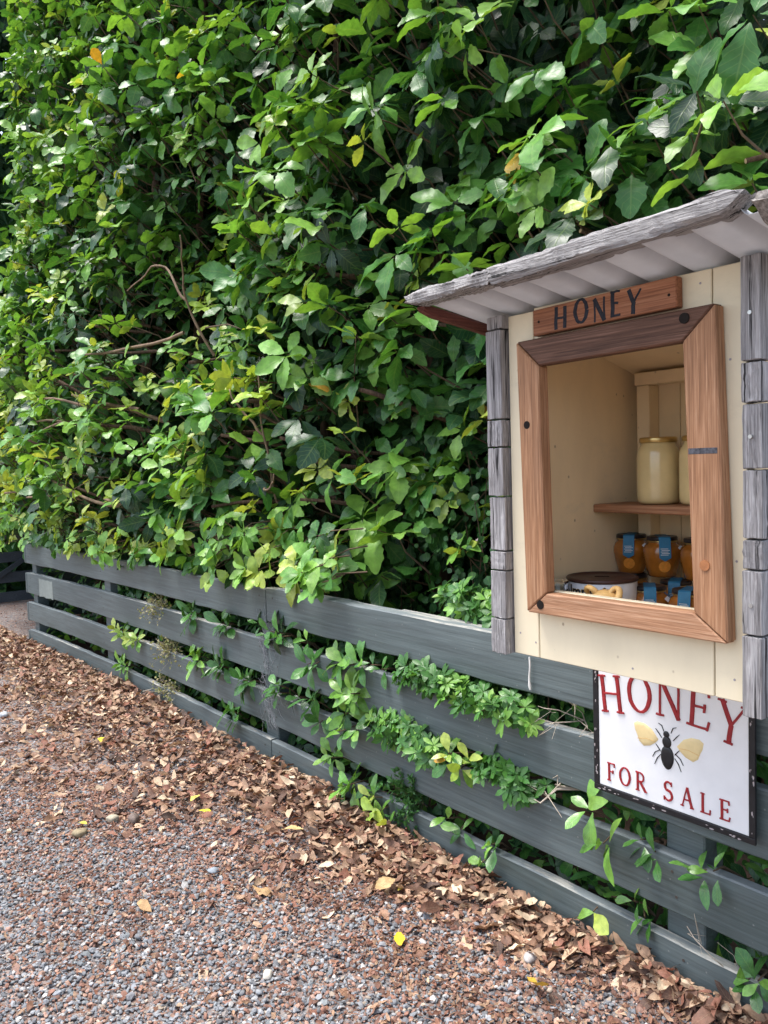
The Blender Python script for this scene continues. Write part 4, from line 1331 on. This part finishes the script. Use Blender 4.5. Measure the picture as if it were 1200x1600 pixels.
G1, G2, G3 = .645, .400, .170       # heights of the three gaps
shoot(-3.09, G1 + .02, 'glossy dark green shoot in the top gap just right of the board joint', 10, .115, ('old', 'mid'), seed=1)
shoot(-2.82, G1 - .03, 'narrow-leaved green shoot hanging from the top gap', 7, .10, ('mid', 'mid'), seed=2, droop=-.05)
shoot(-2.56, G1 + .0, 'pale green shoot topping the tall spill of leaves', 11, .095, ('mid', 'young'), seed=3)
shoot(-2.55, G1 - .13, 'bright shoot in the middle of the tall spill of leaves', 12, .095, ('young', 'young'), seed=4, out=.08)
shoot(-2.55, G2 + .03, 'hanging shoot at the foot of the tall spill of leaves', 10, .10, ('mid', 'young'), seed=5, droop=-.08)
shoot(-3.12, G2 - .01, 'green shoot in the middle gap right of the board joint', 8, .09, ('mid', 'mid'), seed=6)
shoot(-2.83, G2 - .02, 'shoot with one yellowed leaf in the middle gap', 8, .095, ('mid', 'mid'), seed=7, yel=1)
shoot(-2.72, G3 + .04, 'upright shoot rising from the bottom gap', 8, .085, ('young', 'young'), seed=8)
shoot(-2.58, G3 - .01, 'broad bright leaves spilling from the bottom gap', 9, .10, ('young', 'young'), seed=9)
shoot(-2.37, G3 - .03, 'lime green shoot beside the feathery conifer sprig', 11, .09, ('young', 'lime'), seed=10, droop=-.05)
shoot(-1.92, G2 + .05, 'rounded bright shoot with a yellow leaf in the middle gap', 11, .075, ('young', 'lime'), seed=11, yel=1)
shoot(-2.02, G2 + .01, 'dark whorled shoot in the middle gap', 10, .07, ('mid', 'mid'), seed=12)
shoot(-1.40, G2 - .02, 'large pale oval leaves under the lower left corner of the sign', 6, .10, ('young', 'young'), seed=13, out=.05)
shoot(-1.83, G3 - .01, 'broad leaves in the bottom gap left of the fence post', 6, .08, ('mid', 'young'), seed=14, out=.04)
shoot(-1.37, G3 - .01, 'two long bright leaves lolling out of the bottom gap', 2, .115, ('young', 'lime'), seed=15, out=.03, droop=-.01)
shoot(-1.06, G2 - .02, 'green leaves in the middle gap below the sign', 5, .075, ('mid', 'young'), seed=16, out=.02)
shoot(-.955, G3 + .00, 'leaves in the bottom gap at the right edge', 6, .07, ('mid', 'young'), seed=17, out=.03)
for k, (x, z, lab) in enumerate(((-4.05, G1 - .02, 'dark leaves filling the top gap left of the board joint'), (-3.65, G1 - .01, 'glossy leaves in the top gap close to the board joint'), (-4.0, G2 - .0, 'rounded pale leaves in the middle gap of the left boards'), (-3.72, G2 - .01, 'rounded dark leaves in the middle gap of the left boards'), (-3.46, G2 - .01, 'leaf cluster in the middle gap touching the cobwebs'), (-3.6, G3 - .01, 'leaves with brown tips in the bottom gap of the left boards'))):
    shoot(x, z, lab, 9, .105, ('mid', 'mid') if k != 2 else ('young', 'young'), out=.03, seed=30 + k)
for k, (x, z, lab, c_) in enumerate(((-5.05, G2 + .01, 'yellow green sprig at the left end of the middle gap', 'lime'), (-4.82, G2 + .01, 'lime sprig beside the wiry bush', 'lime'), (-5.05, G3 + .01, 'small green sprig low in the left boards', 'young'))):
    shoot(x, z, lab, 11, .085, ('young', c_), out=.05, seed=40 + k, keys='S')


more = ((-3.30, G1, 'dark leaves behind the cobwebs in the top gap'), (-2.95, G1 - .01, 'dark leaves between the two hanging shoots of the top gap'), (-2.68, G1 + .0, 'leaves left of the tall spill in the top gap'), (-2.40, G1 - .0, 'leaves right of the tall spill in the top gap'), (-2.68, G2, 'leaves left of the tall spill in the middle gap'), (-2.44, G2, 'leaves right of the tall spill in the middle gap'), (-2.47, G3, 'leaves between the broad bright shoot and the lime one in the bottom gap'), (-2.0, G3 + .01, 'dim leaves in the bottom gap right of the conifer sprig'), (-3.0, G2 - .0, 'leaves between the board joint and the yellowed shoot'), (-1.25, G2 - .01, 'dark leaves below the middle of the sign'), (-1.27, G3, 'dim leaves in the bottom gap beside the fence post'))
for k, (x, z, lab) in enumerate(more):
    shoot(x, z, lab, 5, .07, (('mid', 'mid'), ('mid', 'young'), ('old', 'mid'))[k % 3], out=.012, seed=60 + k)


def tuft(x, y, z, label, n_=34, R_=.085, size=.034, cols=('mid', 'young'), seed=0, name='small_leaved_shrub', group='small-leaved tufts through the fence'):
    """a mound of tiny rosettes: outer leaves single parts, the rest one mass"""
    global rng
    keep = rng; rng = np.random.default_rng(seed + 900)
    e = empty(name, (x, y + .08, z - .05), label, 'shrub', group)
    tb = LeafBag(); st = []
    for k in range(n_):
        d0 = np.array([rng.normal(0, 1.1), -abs(rng.normal(0, .8)), rng.normal(.15, .6)]); d0 /= np.linalg.norm(d0)
        c0 = np.array([x, y, z]) + d0 * np.array([R_ * 1.7, R_ * .7, R_ * .6]) * rng.uniform(.35, 1.25)
        st.append(tube_np([(x, y + .08, z - .05), (np.array([x, y + .03, z]) + c0) / 2, c0], [.002, .0015, .001], 3))
        ax = d0 * .5 + np.array([0, -.4, .6]) + rng.normal(0, .35, 3); ax /= np.linalg.norm(ax)
        tmp = np.cross(ax, (.2, .3, .9)); tmp /= np.linalg.norm(tmp); tm2 = np.cross(ax, tmp); wc = pick(cols[int(rng.uniform() < .4)])
        for q in range(8):
            a = q * 2 * math.pi / 8 + rng.normal(0, .2); el = rng.uniform(.0, .6)
            rad = tmp * math.cos(a) + tm2 * math.sin(a)
            key = 'S%d' % rng.integers(5); RR = frame_from(rad * math.cos(el) + ax * math.sin(el), ax); sz = size * rng.uniform(.55, 1.25); cc = wc * rng.uniform(.85, 1.15)
            if k < 4: leaf_object('leaf', LM[key], RR, c0, sz, cc, M['leaf_gloss'], e)
            else: tb.add(key, RR, c0, sz, cc)
    tag(tb.build('foliage', SH, M['leaf'], e), kind='stuff')
    v, f = merge(st); link('stem', mesh_np('stem', v, f), M['twig'], e)
    rng = keep
    return e


for k, (x, z, lab, cc) in enumerate(((-2.13, G1 - .01, 'small-leaved tuft in the top gap, left of the bright one', ('mid', 'mid')), (-1.96, G1 - .02, 'bright small-leaved tuft in the top gap below the grey top rail', ('mid', 'young')), (-1.78, G1 - .03, 'dense dark tuft in the top gap nearest the honey box', ('mid', 'young')),
                                     (-2.30, G2 + .02, 'fresh green tuft in the middle gap right of the tall spill', ('mid', 'young')), (-2.14, G2 + .01, 'second tuft in the middle gap, before the rounded bright shoot', ('mid', 'young')), (-1.72, G2 - .0, 'thin tuft in the middle gap by the dry twig', ('mid', 'mid')))):
    tuft(x, float(fence_y(x)) + .005, z, lab, 34, .085, .046, cc, k)
for k, (x, y, z, lab) in enumerate(((-2.06, 1.97, .90, 'rosette plant peeping over the fence left of its larger neighbours'), (-1.90, 1.96, .90, 'bright rosette plant on top of the fence beside the honey box'), (-1.76, 1.97, .93, 'tall rosette plant on top of the fence touching the honey box corner'), (-1.60, 2.0, .92, 'rosette plant half hidden behind the honey box corner'))):
    tuft(x, y, z, lab, 30, .09, .052, ('mid', 'young'), 20 + k, 'rosette_plant', 'rosette plants above the fence')


def wiry(x, z, label, seed, R_=.12, col=((.30, .32, .12), (.45, .40, .22))):
    global rng
    keep = rng; rng = np.random.default_rng(seed + 1300)
    yb = float(fence_y(x))
    e = empty('wiry_bush', (x, yb + .05, z - .05), label, 'bush', 'wiry bushes on the left boards')
    st, tb = [], LeafBag()
    for k in range(70):
        p0 = np.array([x + rng.normal(0, .05), yb + .04, z - .04])
        d = np.array([rng.normal(0, .8), -abs(rng.normal(0, .35)) - .15, rng.normal(.2, .6)]); d /= np.linalg.norm(d)
        p2 = p0 + d * R_ * rng.uniform(.6, 1.3) * np.array([1.1, .9, .8]); p1 = (p0 + p2) / 2 + rng.normal(0, .018, 3)
        st.append(tube_np([p0, p1, p2], [.0009, .0008, .0006], 3))
        for q in range(5):
            t = rng.uniform(.3, 1); pos = p0 + (p2 - p0) * t + rng.normal(0, .008, 3)
            tb.add('R%d' % rng.integers(5), frame_from(rng.normal(0, 1, 3), rng.normal(0, .5, 3) + np.array([0, -.5, .6])), pos, rng.uniform(.010, .018), np.array(col[int(rng.uniform() < .4)]) * rng.uniform(.6, 1.1))
    v, f = merge(st); tag(link('stem', mesh_np('stem', v, f), M['dry_twig'], e), kind='stuff')
    tag(tb.build('foliage', SH, M['leaf'], e), kind='stuff')
    rng = keep


wiry(-4.55, G1 - .02, 'wiry pale bush in the top gap, highest of the three', 1)
wiry(-4.42, G2 - .01, 'wiry buff bush in the middle gap between the other two', 2, .13)
wiry(-4.47, G3 - .01, 'wiry pale bush in the bottom gap, lowest of the three', 3)

# feathery conifer sprig
jn = empty('conifer_sprig', (-2.25, 1.88, .10), 'feathery green conifer sprig sticking out of the bottom gap', 'conifer')
jr = np.random.default_rng(77); jb, js = LeafBag(), []
for k in range(26):
    p0 = np.array([-2.25 + jr.normal(0, .02), 1.86, .14]); d = np.array([jr.normal(0, .55), -.55 + jr.normal(0, .2), jr.normal(.35, .55)]); d /= np.linalg.norm(d)
    Ln = jr.uniform(.09, .17); pts = [p0 + d * Ln * t + np.array([0, 0, -.02 * t * t]) for t in np.linspace(0, 1, 6)]
    js.append(tube_np(pts, np.linspace(.0018, .0006, 6), 4))
    for q in range(46):
        t = jr.uniform(.15, 1); pos = p0 + d * Ln * t; dd = d * .9 + jr.normal(0, .7, 3)
        jb.add('S%d' % jr.integers(5), frame_from(dd, jr.normal(0, 1, 3)), pos, jr.uniform(.012, .026), np.array([.055, .16, .05]) * jr.uniform(.7, 1.4))
tag(jb.build('foliage', SH, M['leaf'], jn), kind='stuff')
v, f = merge(js); link('stem', mesh_np('stem', v, f), M['twig'], jn)


def twig_thing(name, label, root, ends, r0, seed):
    e = empty(name, root, label, 'twig')
    r = np.random.default_rng(seed); parts_ = []
    root = np.array(root)
    for en in ends:
        en = np.array(en); mid = (root + en) / 2 + r.normal(0, .012, 3)
        mid2 = mid * .4 + en * .6 + r.normal(0, .008, 3)
        parts_.append(tube_np([root, mid, mid2, en], [r0, r0 * .8, r0 * .6, r0 * .35], 6))
        for q in range(2):
            s_ = mid + (en - mid) * r.uniform(.1, .8)
            parts_.append(tube_np([s_, s_ + r.normal(0, .025, 3), s_ + r.normal(0, .05, 3)], [r0 * .45, r0 * .35, r0 * .2], 5))
    v, f = merge(parts_)
    link('stem', mesh_np(name, v, f), M['dry_twig'], e)


twig_thing('dry_twig', 'pale dry twig lying out of the middle gap left of the sign', (-1.50, 1.86, .42), [(-1.74, 1.775, .375), (-1.60, 1.765, .385), (-1.515, 1.76, .455)], .004, 1)
twig_thing('dry_twig', 'tangle of dry stems in the top gap beside the sign', (-1.50, 1.88, .62), [(-1.66, 1.79, .60), (-1.56, 1.78, .615), (-1.48, 1.785, .70), (-1.42, 1.785, .64), (-1.60, 1.79, .66)], .002, 2)
twig_thing('dry_twig', 'thin green-tipped stem trailing in the bottom gap at the right edge', (-1.02, 1.84, .10), [(-1.115, 1.785, .205), (-.99, 1.79, .16)], .002, 3)
twig_thing('dry_twig', 'short pale stick poking over the bottom board of the left fence', (-4.62, 1.84, .02), [(-4.66, 1.77, .085)], .007, 4)

# =================================================================== GRAVEL, LITTER, STONES
def ico(seed, flat):
    bm = bmesh.new(); bmesh.ops.create_icosphere(bm, subdivisions=1, radius=.5)
    r = np.random.default_rng(seed)
    V = np.array([v.co for v in bm.verts]); V *= (1 + r.uniform(-.22, .22, (len(V), 1))); V *= np.array([1, r.uniform(.6, .95), flat])
    F = np.array([[v.index for v in f.verts] for f in bm.faces]); bm.free()
    return V, F, np.zeros((len(V), 2))


PEB = {'P%d' % k: ico(k, (.38, .5, .42, .30, .55, .45)[k]) for k in range(6)}
PCOL = np.array([(.17, .19, .21), (.24, .265, .29), (.32, .335, .35), (.13, .14, .155), (.44, .43, .41), (.30, .145, .095), (.37, .20, .14), (.40, .32, .24), (.62, .60, .57), (.20, .235, .25)])
PCOL = (PCOL * .78 + PCOL.mean(0) * .22) * .93
PW = np.array([.20, .19, .13, .14, .06, .06, .05, .07, .015, .085]); PW = PW / PW.sum()


def rotz(n_):
    a = rng.uniform(0, 2 * np.pi, n_); tx, ty = rng.normal(0, .35, n_), rng.normal(0, .35, n_)
    R = np.zeros((n_, 3, 3)); c_, s_ = np.cos(a), np.sin(a)
    R[:, 0, 0], R[:, 0, 1], R[:, 1, 0], R[:, 1, 1], R[:, 2, 2] = c_, -s_, s_, c_, 1
    T = np.tile(np.eye(3), (n_, 1, 1)); T[:, 0, 2], T[:, 2, 0] = tx, -tx; T[:, 1, 2], T[:, 2, 1] = ty, -ty
    return T @ R


def edge_d(x): return np.interp(x, [-9, -7, -6, -4.2, -3.2, -2.8, -2.3, -1.9, -1.4, -1.0, 0], [.25, .45, .58, .92, .80, .58, .38, .21, .115, .075, .06])   # width of the leaf drift along the fence


def pebble_field(n_, smin, smax, maxd, skip=0):
    # spread over the ground in view, thicker near the camera
    r_ = np.sqrt(rng.uniform(1.5 ** 2, maxd ** 2, n_ * 3)); a = rng.uniform(math.radians(20), math.radians(84), n_ * 3)
    x, y = -r_ * np.sin(a), r_ * np.cos(a)
    keep = (y < 1.79) | ((x < -7.2) & (y < 3.2))
    X, Y_, _ = px(np.stack([x, y, np.zeros_like(x)], 1))
    keep &= (X > -90) & (X < 1290) & (Y_ < 1720)
    w = rng.uniform(size=n_ * 3) < np.clip(1.25 - ((1.80 - y) < edge_d(x) * .75) * .85, 0, 1)
    keep &= w
    x, y = x[keep][:n_], y[keep][:n_]
    s = smin * (smax / smin) ** (rng.uniform(size=len(x)) ** 1.5)
    return x, y, s


bag = LeafBag(); big = []
for (n_, a, b_, md) in ((34000, .005, .019, 3.9), (12000, .008, .019, 7.5), (2600, .014, .027, 4.5), (3500, .012, .022, 10.5)):
    x, y, s = pebble_field(n_, a, b_, md)
    R = rotz(len(x)); ci = rng.choice(len(PCOL), len(x), p=PW)
    gz = ground_z(x, y)
    # warm brown crumbs thicken towards the drift
    warm = rng.uniform(size=len(x)) < .14 + .50 * np.exp(-np.clip((1.80 - y) - edge_d(x), 0, 9) / .30)
    for i in range(len(x)):
        col = PCOL[ci[i]] * rng.uniform(.75, 1.25) if not warm[i] else np.array([(.27, .14, .10), (.38, .24, .18), (.18, .10, .075)])[rng.integers(3)] * rng.uniform(.8, 1.2)
        pos = np.array([x[i], y[i], gz[i] + s[i] * rng.uniform(.02, .22)])
        if b_ > .025 and len(big) < 900: big.append(('P%d' % rng.integers(6), R[i], pos, s[i], col))
        else: bag.add('P%d' % rng.integers(6), R[i], pos, s[i], col)
gravel = bag.build('gravel', PEB, M['pebble']); tag(gravel, 'grey and rust coloured loose gravel of the driveway', 'gravel', kind='stuff')
gravel.data.polygons.foreach_set("use_smooth", np.zeros(len(gravel.data.polygons), dtype=bool))
PM = {k: mesh_np('pebble', v, f, False) for k, (v, f, l) in PEB.items()}
bp = np.array([q[2] for q in big]); bs = np.array([q[3] for q in big]); X, Y_, dd = px(bp)
vis = np.where((X > 0) & (X < 1200) & (Y_ < 1600), bs / dd, 0)
for i in np.argsort(-vis)[:260]:
    q = big[i]; leaf_object('pebble', PM[q[0]], q[1], q[2], q[3], q[4], M['pebble_o'], gravel)

# thin needles, stalks and bark crumbs
cv = []
for k in range(5200):
    r_ = math.sqrt(rng.uniform(1.6 ** 2, 5.5 ** 2)); a = rng.uniform(math.radians(20), math.radians(84)); x, y = -r_ * math.sin(a), r_ * math.cos(a)
    if y > 1.78 and x > -7.2: continue
    if (1.8 - y) > edge_d(x) + .9 and rng.uniform() < .6: continue
    z = float(ground_z(np.array(x), np.array(y))) + rng.uniform(.005, .012); L = rng.uniform(.012, .05); th = rng.uniform(0, 6.28)
    dx, dy = math.cos(th) * L, math.sin(th) * L
    cv.append(tube_np([(x, y, z), (x + dx * .5 + rng.normal(0, .003), y + dy * .5, z + rng.uniform(0, .006)), (x + dx, y + dy, z)], [.0009, .0012, .0006], 3))
v, f = merge(cv)
tag(link('needle_litter', mesh_np('needle_litter', v, f), plain('needle_brown', (.25, .12, .07), .8, var=.5, scale=6)), 'thin brown stalks and needles strewn over the gravel', 'litter', kind='stuff')

DCOL = np.array([(.29, .165, .11), (.38, .24, .165), (.20, .105, .075), (.50, .35, .245), (.115, .063, .048), (.62, .48, .35), (.27, .12, .085), (.07, .042, .035)])
DW = np.array([.17, .18, .15, .14, .13, .07, .09, .07]); DW = DW / DW.sum()
lit = []
for k in range(15000):
    x = rng.uniform(-8.6, .1); d = abs(rng.normal(0, 1)) * float(edge_d(x)) * .62 * (.92 + .20 * math.sin(3.1 * x + 1) + .13 * math.sin(7.7 * x))
    if rng.uniform() < .045: d = rng.uniform(0, 1.6)
    y = float(fence_y(x)) - .012 - d
    if d < .02: y -= .01
    if d > .25 * float(edge_d(x)) and math.sin(5.3 * x + 2.1 * y) * math.sin(6.1 * y - 2.7 * x + 1) + .5 * math.sin(13 * x + 9 * y) < -.12 and rng.uniform() < .6: continue
    h = max(0, 1 - d / max(.05, float(edge_d(x))))
    z = float(ground_z(np.array(x), np.array(y))) + .006 + rng.uniform(0, .034) * h + rng.uniform(0, .007)
    if k % 3 == 0 and x < -3: pass
    nrm = np.array([0, 0, 1]) + rng.normal(0, .33 if h > .1 else .2, 3); th = rng.uniform(0, 6.28)
    R = frame_from(np.array([math.cos(th), math.sin(th), rng.normal(0, .2 if h > .1 else .1)]), nrm)
    sz = rng.uniform(.04, .088) * (.92 if rng.uniform() > .5 else rng.uniform(.25, .65))
    tip = y + R[1, 0] * sz
    if tip > float(fence_y(x)) - .006: R[:, :2] *= -1
    lit.append(('X%d' % rng.integers(5), R, np.array([x, y, z]), sz, DCOL[rng.choice(len(DCOL), p=DW)] * rng.uniform(.75, 1.25)))
P = np.array([l[2] for l in lit]); X, Y_, dd = px(P); sz = np.array([l[3] for l in lit])
vis = np.where((X > 0) & (X < 1200) & (Y_ > 940) & (Y_ < 1600), sz / dd, 0)
# of the largest, prefer those lying on top
vis *= np.where(P[:, 2] - ground_z(P[:, 0], P[:, 1]) > .012, 1.25, 1)
order = set(np.argsort(-vis)[:300].tolist())
bag = LeafBag()
for i, l in enumerate(lit):
    if i not in order: bag.add(*l)
for k in range(22000):
    x = rng.uniform(-7.5, -.6); d = abs(rng.normal(0, 1)) * (float(edge_d(x)) + .30) * .95; y = float(fence_y(x)) - .02 - d
    a_, b_, c_ = px(np.array([x, y, 0]))
    if not (-60 < a_ < 1260 and b_ < 1700): continue
    if math.sin(4.1 * x + 3.1 * y) * math.sin(5.3 * y - 1.9 * x + 2) + .4 * math.sin(11 * x - 8 * y) < 0 and rng.uniform() < .7: continue
    z = float(ground_z(np.array(x), np.array(y))) + rng.uniform(.006, .013); th = rng.uniform(0, 6.28)
    bag.add('X%d' % rng.integers(5), frame_from(np.array([math.cos(th), math.sin(th), rng.normal(0, .15)]), np.array([0, 0, 1]) + rng.normal(0, .3, 3)), np.array([x, y, z]), rng.uniform(.010, .030), np.array([(.22, .10, .07), (.30, .15, .10), (.16, .08, .06), (.38, .24, .16)])[rng.integers(4)] * rng.uniform(.7, 1.2))
litter = bag.build('leaf_litter', SH, M['dead']); tag(litter, 'drift of dry brown leaves banked along the foot of the fence', 'leaf litter', kind='stuff')
for i in order:
    l = lit[i]; leaf_object('leaf', LM[l[0]], l[1], l[2], l[3], l[4], M['dead_o'], litter)

# a few leaves and stones one would single out
def single_leaf(x, y, size, th, col, label, key='X1', tilt=.15, lift=.012):
    r = np.random.default_rng(int(abs(x * 1000)))
    z = float(ground_z(np.array(x), np.array(y))) + lift
    e = leaf_object('fallen_leaf', LM2[key], frame_from(np.array([math.cos(th), math.sin(th), .08]), np.array([r.normal(0, tilt), r.normal(0, tilt), 1])), (x, y, z), size, col, M['dead_o'], None)
    tag(e, label, 'leaf', 'single fallen leaves on the drive')


LM2 = {k: mesh_np('fallen_leaf', *SH[k][:2], True, None, SH[k][2]) for k in ('X0', 'X1', 'X2', 'L0', 'L4', 'B1')}
YC, BR = (.72, .58, .06), (.45, .28, .14)
single_leaf(-4.02, 1.28, .075, 2.8, YC, 'bright yellow leaf in the middle of the drift', 'L4', lift=.05)
single_leaf(-2.93, 1.29, .055, 1.0, (.80, .72, .05), 'small vivid yellow leaf at the edge of the drift', 'L0', lift=.04)
single_leaf(-3.22, .92, .05, .4, (.70, .62, .10), 'small yellow leaf beside a tan stone on the gravel', 'L4', lift=.02)
single_leaf(-1.81, 1.405, .07, -.6, (.80, .50, .03), 'yellow leaf lying alone on the gravel before the bottom board', 'L0', lift=.02)
single_leaf(-1.97, 1.53, .045, 2.0, (.85, .72, .15), 'round pale yellow leaf near the broad tan leaf', 'B1', lift=.025)
single_leaf(-2.02, 1.57, .10, -1.4, (.55, .38, .20), 'broad tan leaf lying flat at the edge of the drift', 'L4', lift=.035)
single_leaf(-1.42, 1.52, .10, -.3, (.62, .40, .06), 'long curled yellow brown leaf near the right corner', 'X1', lift=.025)
single_leaf(-2.33, 1.20, .085, .5, BR, 'curled brown leaf on the gravel left of the yellow one', 'X2', lift=.02)
single_leaf(-2.50, .88, .075, .3, BR, 'lone tan leaf on the gravel at the lower left', 'X0', lift=.02)
single_leaf(-3.02, 1.30, .07, 2.1, (.60, .52, .14), 'yellow tan leaf beside the small vivid yellow leaf', 'L4', lift=.045)
single_leaf(-1.84, 1.50, .085, 1.2, (.17, .085, .06), 'dark brown leaf standing on the gravel before the fence', 'X0', .5, .03)
single_leaf(-2.55, 1.44, .09, .8, (.62, .46, .22), 'pale yellow brown leaf on top of the drift', 'L4', lift=.05)


def stone(x, y, s, col, label, seed, flat=.6):
    bm = bmesh.new(); bmesh.ops.create_icosphere(bm, subdivisions=3, radius=.5)
    r = np.random.default_rng(seed); ph = r.uniform(0, 6, 6)
    for v in bm.verts:
        c_ = v.co.copy()
        k = 1 + .10 * math.sin(c_.x * 7 + ph[0]) + .08 * math.sin(c_.y * 9 + ph[1]) + .07 * math.sin(c_.z * 8 + ph[2])
        v.co = Vector((c_.x * k, c_.y * k * .75, c_.z * k * flat))
    me = bm_mesh('stone', bm, True); o = link('stone', me, M['pebble_o'])
    o.location = (x, y, float(ground_z(np.array(x), np.array(y))) + s * flat * .30 + .004); o.scale = (s, s, s); o.rotation_euler = (0, 0, r.uniform(0, 6)); o.color = (*col, 1)
    tag(o, label, 'stone', 'larger stones on the drive')


stone(-1.475, 1.60, .045, (.36, .33, .31), 'round grey stone among the dead leaves near the right corner', 1)
stone(-3.17, 1.04, .055, (.40, .35, .26), 'pale stone at the edge of the leaf drift', 2, .5)
stone(-3.10, 1.10, .06, (.17, .13, .11), 'dark brown stone touching the pale stone', 3)
stone(-3.13, .90, .055, (.30, .24, .15), 'tan speckled stone on the gravel at the left', 4)
stone(-1.90, 1.02, .034, (.62, .57, .48), 'white oval pebble on the open gravel', 5)
stone(-2.52, 1.16, .038, (.26, .29, .32), 'blue grey pebble below the leaf drift', 6)
stone(-5.0, 1.05, .06, (.40, .42, .44), 'smooth light grey stone at the far left edge of the drift', 7, .5)
